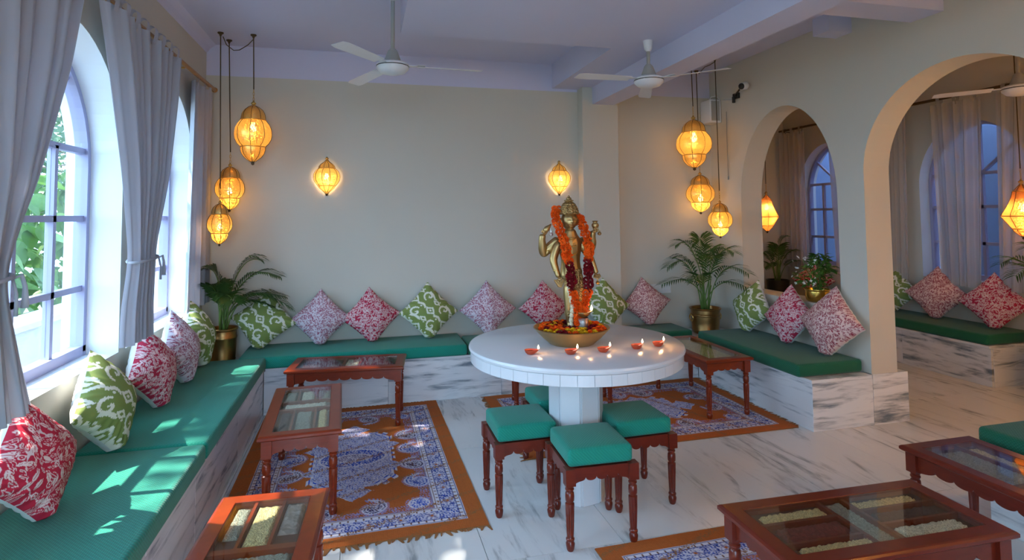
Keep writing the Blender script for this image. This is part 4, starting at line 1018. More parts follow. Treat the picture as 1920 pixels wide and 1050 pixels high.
# ================================================================== LANTERNS
def lantern_parts(Hh, Rr, mat, arc=(0, 2*pi), n=8, style='globe'):
    """meshes for a pierced lantern hanging down from z=0"""
    R = lambda pr: [(r*Rr, -t*Hh) for r, t in pr]
    if style == 'globe':
        dome = R([(.10, .085), (.30, .11), (.50, .155), (.60, .205), (.64, .25), (.655, .295), (.66, .305)])
        body = R([(.665, .312), (.84, .37), (.96, .44), (1.0, .525), (.97, .60), (.84, .665), (.655, .715)])
        cup = R([(.66, .725), (.655, .77), (.60, .82), (.46, .875), (.28, .915), (.13, .945)])
        rings = [(.67, .308), (.66, .72)]
    elif style == 'sconce':
        dome = R([(.08, .09), (.22, .14), (.45, .19), (.58, .24), (.62, .29)])
        body = R([(.63, .30), (.86, .37), (.98, .45), (1.0, .52), (.96, .60), (.82, .68), (.66, .74)])
        cup = R([(.66, .745), (.55, .80), (.38, .85), (.20, .90), (.10, .94)])
        rings = [(.63, .295), (.66, .742)]
    else:
        dome = R([(.06, .09), (.18, .13), (.30, .17), (.40, .20)])
        body = R([(.42, .205), (.50, .30), (.66, .42), (1.0, .60), (1.0, .625), (.72, .74), (.52, .82)])
        cup = R([(.50, .825), (.44, .86), (.26, .91), (.10, .955)])
        rings = [(.42, .203), (1.0, .612), (.53, .822)]
    st_ = (arc[1] - arc[0]) / n
    out = []
    facet = 1 if style == 'spire' else 3
    m = MB(); m.lathe(body, facet, 0, None, None, 0, st_); out.append(('body_panel', m.mesh('body_panel', mat, 'all'), n))
    m = MB(); m.lathe(dome, facet, 0, None, None, 0, st_); out.append(('dome_panel', m.mesh('dome_panel', M_DOME if mat is M_LANT and style == 'globe' else mat, 'all'), n))
    m = MB(); m.lathe(cup, facet, 0, None, None, 0, st_); out.append(('cup_panel', m.mesh('cup_panel', mat, 'all'), n))
    m = MB()
    for pr in (dome, body, cup): m.tube([(r*1.012, 0, z) for r, z in pr], .0022, 5)
    out.append(('rib', m.mesh('rib', M_DARKM, 'all'), n if arc[1]-arc[0] > 6 else n + 1))
    full = arc[1]-arc[0] > 6
    for r, t in rings:
        m = MB(); k = 40
        pts = [(r*Rr*1.02*cos(arc[0] + (arc[1]-arc[0])*i/k), r*Rr*1.02*sin(arc[0] + (arc[1]-arc[0])*i/k), -t*Hh) for i in range(k if full else k+1)]
        m.tube(pts, .004, 6, closed=full); out.append(('band', m.mesh('band', M_BRASS, 'all'), 0))
    m = MB(); fn = [(.0, 0), (.05, .008), (.05, .022), (.10, .035), (.15, .05), (.10, .068), (.06, .075), (.10, .085), (.14, .092)]
    m.lathe(R(fn), 18); out.append(('finial', m.mesh('finial', M_BRASS, 'all'), 0))
    m = MB(); fn = [(.15, .94), (.10, .955), (.06, .962), (.10, .972), (.08, .985), (0, 1.0)]
    m.lathe(R(fn), 18); out.append(('bottom_finial', m.mesh('bottom_finial', M_DARKM, 'all'), 0))
    return out, st_
bm_ = MB(); bm_.lathe([(0, .028), (.012, .026), (.014, .014), (.020, 0), (.024, -.016), (.022, -.030), (.012, -.041), (0, -.044)], 18); BULB = bm_.mesh('bulb', M_BULB, 'all')
def lantern(label, x, y, zt, Hh, Rr, mat, watts, hook_z=None, hook=None, style='globe', arc=(0, 2*pi), n=8, rz=0, bt=.47, group=None, boff=(0, 0)):
    e = empty('brass_lantern' if mat is M_LANT else 'copper_lantern', (x, y, zt), rz, label, 'lantern', group)
    parts, st_ = lantern_parts(Hh, Rr, mat, arc, n, style)
    for nm, me, k in parts:
        if k:
            for i in range(k): link(nm, me, e, None, (0, 0, arc[0] + i*st_))
        else: link(nm, me, e)
    link('bulb', BULB, e, (boff[0], boff[1], -bt*Hh), None, max(.7, Rr/.13))
    if hook:
        m = MB(); dx, dy = hook[0]-x, hook[1]-y; L = hook_z - zt; nl = 5
        m.tube([(dx*(t), dy*t, .028*nl*.6 + (L - .028*nl*.6)*t) for t in np.linspace(0, 1, 10)], .0042, 6)
        m.build('cord', M_DARKM, e, 'all')
        lm = MB(); lm.tube([(.006*cos(t), 0, .014*sin(t)) for t in np.linspace(0, 2*pi, 11)[:-1]], .0018, 5, closed=True); lme = lm.mesh('chain_link', M_BRASS, 'all')
        for k in range(4): link('chain_link', lme, e, (0, 0, .008 + k*.021), (0, 0, pi/2*(k % 2)))
        m = MB(); m.lathe([(.022, 0), (.022, -.008), (.010, -.016), (.006, -.03)], 14, 0, Matrix.Translation((dx, dy, hook_z - zt))); m.build('ceiling_hook', M_DARKM, e, 'auto')
    l = bpy.data.lights.new('lantern_light', 'POINT'); l.energy = watts*LAMP; l.color = (1.0, .60, .24); l.shadow_soft_size = .03
    lo = bpy.data.objects.new('lantern_light', l); COL.objects.link(lo); lo.parent = e; lo.location = (boff[0], boff[1], -(bt + .1)*Hh)
    return e
GL, GR = 'brass lanterns hanging in the window corner', 'brass lanterns hanging by the arched opening'
lantern('large brass lantern in the window corner, highest of its cluster of three', -.828, 4.80, 2.366, .506, .134, M_LANT, 7, H, (-.835, 4.80), bt=.40, group=GL)
lantern('middle brass lantern of the window corner cluster', -1.028, 5.00, 1.896, .393, .106, M_LANT, 6, H, (-1.05, 4.99), bt=.56, group=GL, rz=.2)
lantern('lowest brass lantern of the window corner cluster, next to the curtain', -1.042, 4.75, 1.593, .347, .085, M_LANT, 5, H, (-1.052, 4.80), bt=.57, group=GL, rz=.35)
lantern('large brass lantern near the arched opening, highest of its cluster of three', 3.003, 4.82, 2.384, .524, .160, M_LANT, 14, H, (3.010, 4.84), bt=.38, group=GR, rz=.1)
lantern('middle brass lantern of the cluster near the arched opening', 3.172, 5.00, 1.866, .415, .132, M_LANT, 13, H, (3.228, 5.06), bt=.60, group=GR, rz=.3)
lantern('lowest brass lantern of the cluster near the arched opening, above the palm', 3.111, 4.60, 1.579, .345, .104, M_LANT, 12, H, (3.12, 4.62), bt=.62, group=GR, rz=.15)
def sconce(label, x, yw):
    e = lantern(label, x, yw - .012, 1.970, .335, .107, M_LANT, 7, style='sconce', arc=(-pi, 0), n=5, bt=.50, group='brass wall lamps on the back wall', boff=(0, -.035))
    MB().box(-.025, .025, .0, .012, -.20, -.13).build('wall_plate', M_DARKM, e, bevel=.003)
    m = MB(); m.tube([(0, .01, -.165), (0, -.05, -.205), (0, -.05, -.18)], .006, 8); m.build('bracket', M_DARKM, e, 'all')
sconce('glowing brass half lantern on the bare back wall left of centre', -.303, 5.15)
sconce('glowing brass half lantern on the back wall directly above the statue', 1.775, 5.15)
lantern('red copper spire lantern in the next room, seen through the arched opening', 4.62, 5.90, 1.72, .50, .135, M_LANTC, 40, H, (4.62, 5.90), style='spire', n=6, bt=.36)
lantern('red copper spire lantern at the right edge of the frame in the next room', 5.22, 3.56, 1.72, .50, .135, M_LANTC, 26, H, (5.22, 3.56), style='spire', n=6, bt=.45)
for k, (x, y) in enumerate([(4.35, 1.5), (4.75, 0.2)]):  # unseen lanterns added to brighten and warm the next room
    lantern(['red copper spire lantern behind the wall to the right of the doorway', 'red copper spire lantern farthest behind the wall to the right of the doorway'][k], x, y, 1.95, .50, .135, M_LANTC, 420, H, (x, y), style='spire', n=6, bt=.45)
for k, (x, y, zt) in enumerate([(2.75, 0.55, 2.40), (3.05, -0.35, 2.30), (1.25, -0.60, 2.45)]):  # unseen lanterns added as warm fill for the main room
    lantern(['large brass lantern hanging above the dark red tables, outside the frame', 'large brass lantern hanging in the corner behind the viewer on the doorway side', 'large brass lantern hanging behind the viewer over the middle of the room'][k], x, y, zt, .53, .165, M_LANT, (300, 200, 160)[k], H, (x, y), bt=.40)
# lamp wire slung between the ceiling hooks
def wire(label, pts, r=.0035):
    m = MB(); m.tube(pts, r, 6); tag(m.build('lamp_wire', M_DARKM, None, 'all'), label, 'wire')
wire('slack lamp wire along the ceiling between the window corner lantern hooks', [(-1.052, 4.80, H - .03), (-1.04, 4.86, H - .075), (-1.0, 4.92, H - .10), (-.95, 4.88, H - .105), (-.88, 4.83, H - .075), (-.835, 4.80, H - .035)])
wire('lamp wire along the ceiling between the hooks near the arched opening', [(3.228, 5.06, H - .03), (3.16, 4.85, H - .02), (3.13, 4.72, H - .035), (3.12, 4.62, H - .03)])

# ================================================================== CEILING FANS
def fan(label, x, y, zm, ztop, a0, L=.55):
    e = empty('ceiling_fan', (x, y, zm), 0, label, 'ceiling fan', 'ceiling fans')
    m = MB(); m.lathe([(.012, .06), (.012, ztop - zm)], 14); m.build('down_rod', M_GREY, e, 'auto')
    m = MB(); h = ztop - zm; m.lathe([(.013, h - .075), (.026, h - .06), (.032, h - .02), (.034, h)], 24); m.build('canopy', M_FANB, e, 'auto')
    m = MB(); m.lathe([(.018, .115), (.030, .10), (.050, .045), (.055, .03)], 24); m.build('lower_canopy', M_GREY, e, 'auto')
    m = MB(); m.lathe([(.0, .032), (.075, .030), (.098, .018), (.100, .008), (.096, .004), (.100, 0), (.098, -.012), (.075, -.035), (.045, -.044), (0, -.046)], 40); m.build('motor_housing', M_FANB, e, 'auto')
    m = MB(); m.lathe([(.0975, .0055), (.1012, .005), (.1012, .001), (.0975, .0005)], 40, cap=False); m.build('trim_ring', M_BLACK, e, 'auto')
    m = MB(); N = 10; vs = []; fs = []
    for i in range(N + 1):
        t = i/N; r = .15 + (L - .15)*t; w = .036 + .014*t - (.012*max(0, t-.9)*10 if t > .9 else 0); tw = radians(12 - 4*t)
        for s, q in ((-1, -1), (1, 1)): vs.append((r, s*w*cos(tw), s*w*sin(tw) + .006 - .012*t)); vs.append((r, s*w*cos(tw), s*w*sin(tw) + .0075 - .012*t))
    for i in range(N):
        a, b = i*4, i*4+4; fs += [(a, b, b+2, a+2), (a+1, a+3, b+3, b+1), (a, a+1, b+1, b), (a+2, b+2, b+3, a+3)]
    fs += [(0, 2, 3, 1), (N*4, N*4+1, N*4+3, N*4+2)]; m.add(vs, fs); bl = m.mesh('blade', M_FANB)
    m = MB(); m.box(.085, .185, -.016, .016, .008, .012); m.box(.15, .20, -.032, .032, .008, .0115); ba = m.mesh('blade_bracket', M_FANB)
    for k in range(3):
        a = radians(a0) + 2*pi*k/3; b = link('blade', bl, e, None, (0, 0, a)); link('blade_bracket', ba, b)
fan('white ceiling fan in front of the plain back wall, long rod', .172, 3.635, 2.385, H, -124, .56)
fan('white ceiling fan beside the brass lanterns, short rod under the low ceiling', 1.895, 3.58, 2.37, 2.65, -174, .55)
fan('white ceiling fan glimpsed through the big doorway arch', 4.46, 3.02, 2.31, H, 140, .5)

# ================================================================== CURTAINS
def curtain(label, x0, rows, pleats, amp, mat, group, seed=0, nz=56, nt=96, tabs=0, rod_z=2.492, tie=None, thick=.0022):
    rg = np.random.RandomState(seed); rows = sorted(rows, key=lambda r: -r[0]); zs = np.array([r[0] for r in rows])
    Zl = np.linspace(zs[0], zs[-1], nz); t = np.linspace(0, 1, nt)
    def ip(col): return np.interp(-Zl, -zs, [r[col] for r in rows])
    def smooth(a, k=5):
        for _ in range(k): b = a.copy(); b[1:-1] = (a[:-2] + 2*a[1:-1] + a[2:])/4; a = b
        return a
    y0, y1, am, xo = smooth(ip(1)), smooth(ip(2)), smooth(ip(3)), smooth(ip(4))
    ph = rg.uniform(0, 6, 4); warp = t + .03*np.sin(2*pi*t*2 + ph[0]) + .015*np.sin(2*pi*t*5 + ph[1])
    Yg = y0[:, None] + (y1 - y0)[:, None]*t[None, :]
    dr = np.linspace(0, 1, nz)[:, None]
    f = np.sin(2*pi*pleats*warp[None, :] + ph[2] + .5*dr*np.sin(2*pi*t*1.5 + ph[3])[None, :]) + .35*np.sin(2*pi*pleats*2.3*warp[None, :] + ph[3] + dr)
    X = x0 + xo[:, None] + amp*am[:, None]*f
    V = np.stack([X.ravel(), Yg.ravel(), np.repeat(Zl, nt)], 1); V2 = V.copy(); V2[:, 0] -= thick
    c = V.mean(0); c[0] = x0
    me = np_mesh('curtain_cloth', np.concatenate([V - c, V2 - c]), np.concatenate([grid_faces(nz, nt), grid_faces(nz, nt, nz*nt, True)]), mat)
    e = empty('window_curtain', c, 0, label, 'curtain', group); link('curtain_cloth', me, e)
    if tabs:
        m = MB(); w = .020; L = []
        for k in range(15):
            a = pi*k/14; L.append((.021*cos(a), rod_z + .021*sin(a)))
        L = [(.010, zs[0] - .03)] + [(.021, rod_z - .02)] + L + [(-.021, rod_z - .02), (-.010, zs[0] - .03)]
        vs = []; fs = []
        for (x, z) in L: vs += [(x, -w, z), (x, w, z)]
        for k in range(len(L)-1): fs.append((2*k, 2*k+1, 2*k+3, 2*k+2))
        m.add(vs, fs); tm_ = m.mesh('tab', mat, 'all', fix=False)
        for k in range(tabs):
            yy = y0[0] + (y1[0]-y0[0])*(k + .5)/tabs; link('tab', tm_, e, (x0 - c[0], yy - c[1], -c[2]), (0, 0, rg.uniform(-.25, .25)))
    if tie:
        tz, ya, yb = tie; m = MB(); ry = (yb-ya)/2 + .006; rx = amp*1.5 + .016
        pts = [(x0 - c[0] + rx*cos(a), (ya+yb)/2 - c[1] + ry*sin(a), tz - c[2] + .010*sin(a)) for a in np.linspace(0, 2*pi, 30)[:-1]]
        m.tube(pts, .007, 8, closed=True); m.build('tie_band', mat, e, 'all')
        m = MB(); bx = x0 - c[0] + rx*.8; by = yb - c[1] - .01; bz = tz - c[2]
        m.tube([(bx, by - .02, bz), (bx + .012, by - .005, bz + .008), (bx + .014, by + .012, bz - .03), (bx + .012, by + .020, bz - .07), (bx + .010, by + .022, bz - .10)], [.004, .006, .007, .010, .012], 8)
        m.tube([(bx, by - .03, bz), (bx + .014, by - .035, bz - .05), (bx + .012, by - .03, bz - .12)], [.004, .005, .006], 8)
        m.build('tie_bow', mat, e, 'all')
    return e
CG, CE = 'white curtains on the left windows', 'sheer curtains in the next room'
curtain('white curtain gathered at the left edge of the frame, nearest the camera', -1.13, [(2.44, 1.35, 2.73, 1.0, 0), (2.05, 1.55, 2.62, 1.0, 0), (1.6, 1.85, 2.42, .9, 0), (1.30, 2.02, 2.235, .75, 0), (1.22, 2.02, 2.24, .75, 0), (1.0, 1.95, 2.34, .85, 0), (.80, 1.90, 2.41, .8, .01)], 9, .030, M_CURT, CG, 1, tabs=9, tie=(1.27, 2.02, 2.235))
curtain('white curtain tied in the middle between the two visible windows', -1.13, [(2.45, 2.95, 3.99, 1.0, 0), (2.2, 3.06, 3.94, 1.0, 0), (1.7, 3.245, 3.80, .9, 0), (1.30, 3.335, 3.61, .7, 0), (1.22, 3.335, 3.61, .7, 0), (1.0, 3.27, 3.585, .8, 0), (.83, 3.235, 3.57, .8, .01)], 8, .026, M_CURT, CG, 2, tabs=8, tie=(1.245, 3.335, 3.61))
curtain('narrow straight white curtain in the back corner by the lanterns', -1.185, [(2.45, 4.52, 5.02, 1.0, 0), (1.6, 4.48, 5.02, 1, 0), (.80, 4.44, 5.06, 1.0, 0)], 4, .018, M_CURT, CG, 3, tabs=3)
m = MB(); m.tube([(-1.17, 1.0, 2.492), (-1.17, 5.07, 2.492)], .0145, 14)
e = empty('curtain_rod', (-1.17, 3, 2.492), 0, 'golden wooden curtain rod above the left windows', 'curtain rod'); m.v = [(a+1.17, b-3, c-2.492) for a, b, c in m.v]; m.build('rod', M_ROD, e, 'auto')
for s, yy in ((1, 5.07), (-1, 1.0)):
    m = MB(); m.lathe([(.010, 0), (.016, .006), (.022, .018), (.014, .032), (0, .036)], 16, 0, Matrix.Translation((0, yy - 3, 0)) @ Matrix.Rotation(-s*pi/2, 4, 'X')); m.build('finial', M_ROD, e, 'auto')
for yy in (1.2, 2.85, 4.30):
    m = MB(); m.box(-.080, -.072, yy - 3.02, yy - 2.98, -.03, .03); m.box(-.074, -.005, yy - 3.008, yy - 2.992, -.024, -.012); m.build('bracket', M_BRASS, e, bevel=.002)
e = empty('curtain_rod', (5.42, 5, 2.55), 0, 'dark curtain rod above the windows of the next room', 'curtain rod'); m = MB(); m.tube([(0, -2.0, 0), (0, 1.62, 0)], .014, 12); m.build('rod', M_DARKM, e, 'auto')
for yy in (-1.8, 0, 1.55):
    m = MB(); m.box(.0, .128, yy - .01, yy + .01, -.022, -.012); m.build('bracket', M_DARKM, e)
for k, (a, b, a2, b2, pl, lb) in enumerate([(4.74, 5.06, 4.78, 5.10, 4, 'beige sheer curtain beside the doorway edge in the next room'), (3.98, 4.46, 4.06, 4.42, 4, 'sheer curtain over the middle of the next room window seen through the doorway'), (3.40, 3.86, 3.62, 3.90, 4, 'sheer curtain at the right side of the next room window'),
        (6.16, 6.60, 6.18, 6.62, 5, 'beige curtain in the far corner of the next room, seen through the arched opening'), (5.30, 5.78, 5.32, 5.70, 5, 'sheer curtain over the window seen through the arched opening')]):
    curtain(lb, 5.42, [(2.50, a, b, 1, 0), (1.6, (a+a2)/2, (b+b2)/2, 1, 0), (.76, a2, b2, 1, 0)], pl, .020, M_SHEER, CE, 20 + k, 40, 70, tabs=3, rod_z=2.55)

# ================================================================== PLANTS
def frond(p0, p1, p2, ll=.15, n=17, seed=0, start=.34, wid=.011, lim=None):
    rg = random.Random(seed); p0, p1, p2 = Vector(p0), Vector(p1), Vector(p2)
    B = lambda t: p0*(1-t)**2 + p1*2*t*(1-t) + p2*t*t
    m = MB(); pts = [B(i/14) for i in range(15)]; m.tube(pts, [.0062*(1 - .75*i/14) for i in range(15)], 6, 1)
    for k in range(n):
        t = start + (1-start)*(k + .3)/n; b = B(t); tg = (B(min(1, t+.02)) - B(t-.02)).normalized(); sd = tg.cross(Vector((0, 0, 1)))
        if sd.length < .15: sd = Vector((1, 0, 0))
        sd.normalize(); up = sd.cross(tg)
        ln = ll*(.45 + .9*sin(pi*min(1, (k + 2)/(n + 2))**.8)) * rg.uniform(.85, 1.1)
        for s in (-1, 1):
            d = (sd*s*.85 + tg*.75 + up*.18).normalized(); w = up.cross(d).normalized()*wid*.5 if up.cross(d).length > .01 else sd*wid*.5
            q1 = b + d*ln*.35; q2 = b + d*ln*.72 + Vector((0, 0, -ln*.10)); q3 = b + d*ln + Vector((0, 0, -ln*.30))
            m.add([b, q1 + w, q2 + w*.8, q3, q2 - w*.8, q1 - w], [(0,1,5), (1,2,4,5), (2,3,4)], 0)
    if lim: m.v = [(min(max(x, lim[0]), lim[1]), min(y, lim[2]), z) for x, y, z in m.v]
    return m.mesh('frond', [M_PALM, M_STALK], 'all', fix=False)
def pot_lathe(m, r, h, style):
    if style == 'brass':
        pr = [(0, .004), (r*.80, .0), (r*.86, .01), (r*.90, h*.10), (r*.93, h*.13), (r*.90, h*.16), (r*.95, h*.45), (r*.97, h*.68), (r*1.02, h*.71), (r*1.02, h*.75), (r*.97, h*.78), (r*.98, h*.92), (r*1.06, h*.95), (r*1.07, h*.985), (r*1.04, h), (r*.95, h*.985), (r*.92, h*.86), (0, h*.86)]
    else:
        pr = [(0, .004), (r*.86, 0), (r*.95, .01), (r, h*.5), (r*1.02, h*.9), (r*1.04, h), (r*.95, h), (r*.93, h*.85), (0, h*.85)]
    m.lathe(pr, 40)
def potted_palm(label, x, y, z, r, h, fronds, pm, style='brass', handles=False, ll=.15, seed=0, wid=.013, n=18, lim=None):
    e = empty('potted_palm', (x, y, z), 0, label, 'potted plant')
    m = MB(); pot_lathe(m, r, h, style); m.build('pot', pm, e, 'auto')
    m = MB(); m.lathe([(0, h*.875), (r*.5, h*.885), (r*.915, h*.868)], 24, cap=False); m.build('soil', M_SOIL, e, 'all')
    if handles:
        for s in (-1, 1):
            m = MB(); m.tube([(s*(r*1.0 + .012 + .004*cos(t)), .030*sin(t), h*.62 + .030*cos(t)) for t in np.linspace(0, 2*pi, 17)[:-1]], .006, 8, closed=True); m.build('ring_handle', M_BRASS, e, 'all')
    for k, (p1, p2) in enumerate(fronds):
        a = 2.4*k; link('frond', frond((r*.22*cos(a), r*.22*sin(a), h*.86), p1, p2, ll, n, seed + k, .34, wid, lim), e)
    rg = random.Random(seed)
    for k in range(5):
        a = rg.uniform(0, 6.28); m = MB(); m.tube([(r*.25*cos(a), r*.25*sin(a), h*.86), (r*.3*cos(a), r*.3*sin(a), h + .12), (r*.45*cos(a), r*.45*sin(a), h + rg.uniform(.2, .3))], [.008, .007, .004], 6); m.build('stem', M_STALK, e, 'all')
potted_palm('arching palm in a brass pot in the window corner', -1.045, 4.93, .3405, .100, .275,
    [((.02, -.03, .62), (.45, -.05, .50)), ((.10, 0, .80), (.42, -.10, .66)), ((.06, .05, .86), (.26, .02, .78)), ((-.02, -.03, .72), (-.09, -.02, .72)), ((.0, -.10, .66), (.12, -.25, .50)), ((-.02, -.06, .60), (-.06, -.20, .62)), ((.05, -.02, .55), (.33, .06, .42)), ((-.02, .05, .65), (-.10, .08, .56)), ((.12, -.05, .70), (.50, -.02, .40))],
    M_POT, ll=.165, seed=3, wid=.017, n=22, lim=(-.198, 9, .213))
potted_palm('bushy palm in a ringed brass pot in the corner by the arched opening', 3.13, 4.905, .3405, .135, .235,
    [((-.10, -.02, .62), (-.50, -.08, .47)), ((-.12, 0, .84), (-.40, -.02, .62)), ((-.06, .02, .98), (-.30, 0, .82)), ((0, .05, 1.0), (.0, .06, .86)), ((.06, -.10, .92), (.10, -.33, .76)), ((.06, -.12, .78), (.16, -.45, .58)), ((.08, -.10, .66), (.20, -.52, .40)), ((-.10, -.12, .70), (-.28, -.30, .52)), ((-.06, .06, .75), (-.24, .12, .70)), ((.05, .05, .92), (.16, .06, .74)), ((-.02, -.12, .82), (-.08, -.30, .72))],
    M_POT, handles=True, ll=.15, seed=23, lim=(-9, .262, .238))
potted_palm('small palm in a dark pot at the far end of the next room', 5.16, 6.42, .43, .135, .175,
    [((-.02, 0, .70), (.10, -.05, .72)), ((-.10, 0, .62), (-.28, 0, .50)), ((.10, -.02, .52), (.34, -.10, .36)), ((.08, 0, .62), (.28, -.05, .52)), ((-.05, -.05, .60), (-.12, -.15, .60)), ((.04, .05, .66), (.12, .1, .60)), ((-.08, -.02, .5), (-.26, -.08, .34))],
    M_BLACK, 'plain', ll=.14, seed=43, lim=(-9, .37, .27))
potted_palm('palm at the right edge of the frame in the next room, one frond in view', 5.27, 3.30, .0005, .16, .44,
    [((-.05, .20, 1.25), (-.02, .48, 1.00)), ((-.2, -.1, 1.2), (-.45, -.2, 1.0)), ((.05, -.1, 1.3), (.1, -.4, 1.1)), ((-.15, .05, 1.2), (-.4, .1, .95)), ((0, .1, 1.3), (.05, .3, 1.15))],
    M_COPPER, 'brass', ll=.17, seed=63, lim=(-9, .26, 9))

def leaf_mesh(L, Wd, curl=.15, mat=None, n=7):
    m = MB(); vs = []; fs = []
    for i in range(n + 1):
        t = i/n; w = Wd*(sin(pi*t**.75)**.8)*.5 if 0 < t < 1 else .001; z = -curl*L*t*t
        vs += [(L*t, -w, z + .12*w), (L*t, 0, z), (L*t, w, z + .12*w)]
    for i in range(n):
        a, b = i*3, i*3+3; fs += [(a, b, b+1, a+1), (a+1, b+1, b+2, a+2)]
    m.add(vs, fs); return m.mesh('leaf', mat, 'all')
# flowering pot on the sill of the arched opening
e = empty('flowering_pot_plant', (3.50, 3.90, .7555), 0, 'leafy white flowering plant in a shiny brass bowl on the sill of the arched opening', 'potted plant')
m = MB(); m.lathe([(0, .003), (.070, 0), (.084, .012), (.092, .05), (.090, .082), (.098, .092), (.098, .098), (.088, .096), (.084, .075), (0, .075)], 40); m.build('pot', m_brass('bright_brass', (.85, .55, .12), .22), e, 'auto')
lm = [leaf_mesh(.060, .034, .2, M_BUSH), leaf_mesh(.048, .030, .35, M_BUSH)]; rg = random.Random(9)
for k in range(12):
    a = rg.uniform(0, 6.28); r = rg.uniform(.02, .07); m = MB(); hh = rg.uniform(.16, .33); m.tube([(r*.5*cos(a), r*.5*sin(a), .07), (r*cos(a), r*sin(a), .07 + hh*.6), (r*1.5*cos(a), r*1.5*sin(a) + .04, .07 + hh)], .003, 5); m.build('stem', M_STALK, e, 'all')
for k in range(250):
    a = rg.uniform(0, 6.28); t = rg.random()**.8; h = .10 + .27*t; rr = (.05 + .10*sin(pi*min(1, t + .12)))*rg.uniform(.5, 1.0)
    x, y = rr*.75*cos(a), rr*1.05*sin(a) + (.06 if t < .45 else -.045*t)
    link('leaf', rg.choice(lm), e, (x, y, h), (rg.uniform(-.5, .5), rg.uniform(-.6, .5), a + rg.uniform(-.6, .6)), rg.uniform(.7, 1.1))
fm = MB()
for k in range(5):
    a = 2*pi*k/5; fm.add([(0, 0, 0), (.006*cos(a-.5), .006*sin(a-.5), .002), (.011*cos(a), .011*sin(a), .0), (.006*cos(a+.5), .006*sin(a+.5), .002)], [(0, 1, 2, 3)])
FWM = fm.mesh('blossom', M_PETALW, fix=False)
for k in range(34):
    a = rg.uniform(1.2, 5.2); t = rg.random(); link('blossom', FWM, e, (-.09 - .04*rg.random() + .05*t, .14*rg.uniform(-1, 1) + .03, .13 + .22*t), (rg.uniform(-.4, .4), -1.0, rg.uniform(0, 6)), rg.uniform(.8, 1.4))

# ================================================================== SMALL WALL FITTINGS
e = empty('wall_speaker', (3.395, 5.035, 2.46), 0, 'grey and white box speaker high on the wall by the lanterns', 'speaker')
m = MB(); m.box(-.125, 0, -.085, .085, -.115, .115); m.build('cabinet', M_WHITE, e, 'auto', .012, 3)
m = MB(); m.box(-.112, -.018, -.0885, -.0845, -.095, .100); m.build('grille', M_GREY, e, bevel=.002)
m = MB(); m.tube([(-.08, 0, .115), (-.07, -.03, .15), (-.03, -.05, .155), (0, -.06, .12), (.002, -.07, .02)], .004, 6); m.build('lead', M_WHITE, e, 'all')
e = empty('security_camera', (3.40, 4.50, 2.585), 0, 'small white security camera with a black lens above the arched opening', 'camera')
CM = Matrix.Translation((-.085, -.01, .02)) @ Vector((-.93, -.25, -.22)).to_track_quat('Z', 'Y').to_matrix().to_4x4() @ Matrix.Scale(.85, 4)
m = MB(); m.lathe([(0, -.055), (.030, -.050), (.040, -.035), (.042, .030), (.038, .036), (.036, .030), (0, .030)], 28, 0, CM); m.build('housing', M_WHITE, e, 'auto')
m = MB(); m.lathe([(.034, .0305), (.032, .042), (.02, .048), (0, .050)], 24, 0, CM); m.build('lens', M_BLACK, e, 'auto')
m = MB(); m.tube([(-.085, .04, .005), (-.07, .10, -.012), (-.05, .16, -.02), (-.002, .19, -.03)], .008, 8); m.build('mounting_arm', M_BLACK, e, 'all')
m = MB(); m.box(-.03, -.002, .155, .235, -.055, .0); m.box(-.045, -.02, .20, .225, -.09, -.03); m.build('joint_clamp', M_BLACK, e, bevel=.006)
m = MB(); m.tube([(-.004, .24, -.03), (-.004, .32, -.04), (-.004, .42, -.02)], .003, 5); m.build('lead', M_WHITE, e, 'all')
m = MB(); m.tube([(0, 0, 0), (0, .005, -.3), (0, 0, -.62)], .003, 6); m.lathe([(0, -.66), (.006, -.655), (.005, -.625), (0, -.62)], 10)
tag(m.build('pull_cord', M_GREY, None, 'all', loc=(3.392, 4.865, 2.44)), 'thin pull cord hanging down the wall under the speaker', 'cord')
e = empty('switch_plate', (2.80, 5.149, .735), 0, 'white switch plate on the back wall behind the palm fronds', 'switch plate')
m = MB(); m.box(-.11, .11, -.010, 0, -.045, .045); m.build('plate', M_WHITE, e, bevel=.003)
for k in range(5):
    MB().box(-.085 + .036*k - .012, -.085 + .036*k + .012, -.015, -.0095, -.022, .022).build('rocker', M_WHITE, e, bevel=.0015)
# next room light: its visible lanterns, the added unseen ones and daylight
# ================================================================== GARDEN BEYOND THE LEFT WINDOWS
LG = [leaf_mesh(.30, .20, .25, M_GARDEN, 9), leaf_mesh(.24, .13, .4, M_GARDEN, 8)]
def garden_plant(label, x, y, h, spread, n, seed, sc=1.0):
    rg = random.Random(seed); e = empty('garden_shrub', (x, y, -.35), 0, label, 'shrub', 'broad leaved shrubs beyond the ledge')
    for k in range(5):
        a = rg.uniform(0, 6.28); r = rg.uniform(.1, spread*.5); m = MB(); m.tube([(0, 0, 0), (r*.4*cos(a), r*.4*sin(a), h*.5), (r*cos(a), r*sin(a), h*rg.uniform(.8, 1.0))], [.03, .02, .01], 6); m.build('stem', M_STALK, e, 'all')
    for k in range(n):
        a = rg.uniform(0, 6.28); t = rg.random(); r = spread*(.25 + .75*rg.random())*(.5 + .5*sin(pi*min(1, t*.9 + .1))); z = .15 + h*t
        link('leaf', rg.choice(LG), e, (r*cos(a), r*sin(a), z), (rg.uniform(-.5, .5), rg.uniform(0, 1.0), a + rg.uniform(-.9, .9)), sc*rg.uniform(.6, 1.15))
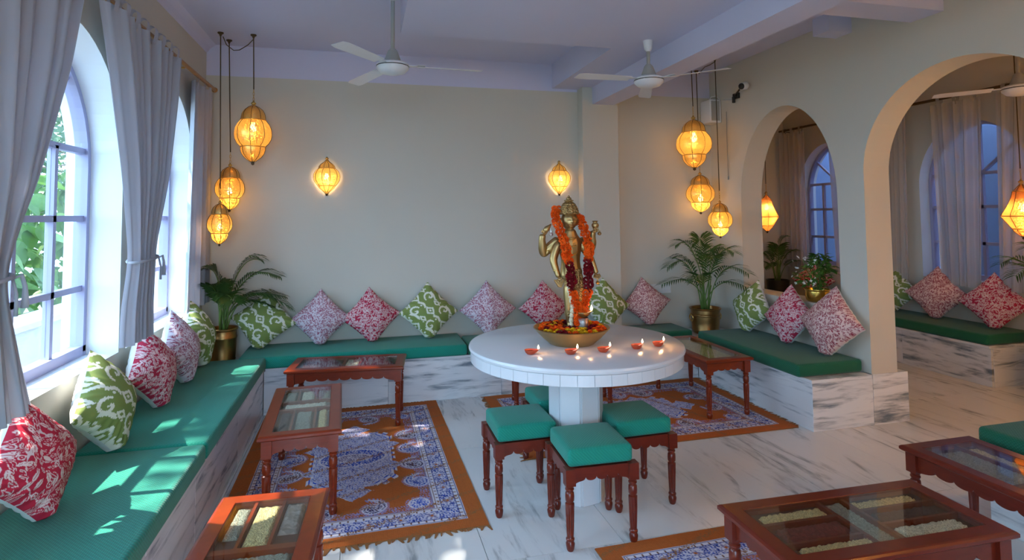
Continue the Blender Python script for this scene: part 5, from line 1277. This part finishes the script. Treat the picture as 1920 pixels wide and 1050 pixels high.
for k, (x, y, h, s, lb) in enumerate([(-3.75, 5.6, 2.0, .6, 'broad leaved shrub close beyond the ledge, low in the first window'), (-4.0, 7.4, 2.4, .7, 'tall broad leaved shrub in the middle of the first window view'), (-3.85, 9.2, 2.3, .7, 'broad leaved shrub behind the first window mullions on the right'), (-4.1, 11.2, 2.6, .8, 'broad leaved shrub far along the ledge in the second window view'), (-5.1, 8.2, 3.2, .8, 'tallest broad leaved shrub behind the others in the garden'), (-5.4, 11.0, 3.2, .95, 'broad leaved shrub deep in the garden, farthest from the house'), (-4.7, 6.1, 2.9, .8, 'broad leaved shrub set back from the ledge at the left of the first window view')]):
    garden_plant(lb, x, y, h, s, 230, 70 + k, 1.15)
def tree(label, x, y, h, cr, n, seed, ls=.12):
    rg = np.random.RandomState(seed); e = empty('garden_tree', (x, y, -.35), 0, label, 'tree', 'trees in the garden')
    m = MB(); m.tube([(0, 0, 0), (.1, .05, h*.4), (-.05, .1, h*.7), (0, 0, h)], [.13, .10, .07, .03], 8)
    for k in range(6):
        a = k*1.05; z = h*(.5 + .07*k); m.tube([(0, .05, z), (cr*.4*cos(a), cr*.4*sin(a), z + .3), (cr*.85*cos(a), cr*.85*sin(a), z + .55)], [.05, .035, .012], 6)
    m.build('trunk', plain('bark_brown', (.12, .08, .05), .9), e, 'all')
    cl = rg.randn(26, 3); cl /= np.linalg.norm(cl, axis=1)[:, None]; cl *= (cr*.8*rg.rand(26)**.4)[:, None]; cl[:, 2] *= .7
    cen = cl[rg.randint(0, 26, n)] + rg.randn(n, 3)*cr*.17; cen[:, 2] += h
    d = rg.randn(n, 3); d /= np.linalg.norm(d, axis=1)[:, None]; s = np.cross(d, rg.randn(n, 3)); s /= np.linalg.norm(s, axis=1)[:, None]
    L = ls*(.6 + .6*rg.rand(n))[:, None]; V = np.stack([cen, cen + d*L*.5 + s*L*.28, cen + d*L, cen + d*L*.5 - s*L*.28], 1).reshape(-1, 3)
    me = np_mesh('foliage', V, np.arange(4*n).reshape(-1, 4), M_TREE, smooth=False); tag(link('foliage', me, e), kind='stuff')
tree('leafy tree behind the shrubs, filling the upper panes of the first window', -6.4, 10.5, 4.0, 2.6, 9000, 1, .16)
tree('tree farther along the garden, behind the second window', -5.6, 16.5, 3.6, 2.4, 6000, 2, .16)
tree('tall shade tree beside the house dappling the sunlight on the cushions', -5.2, 4.3, 7.4, 1.7, 6500, 3, .15)
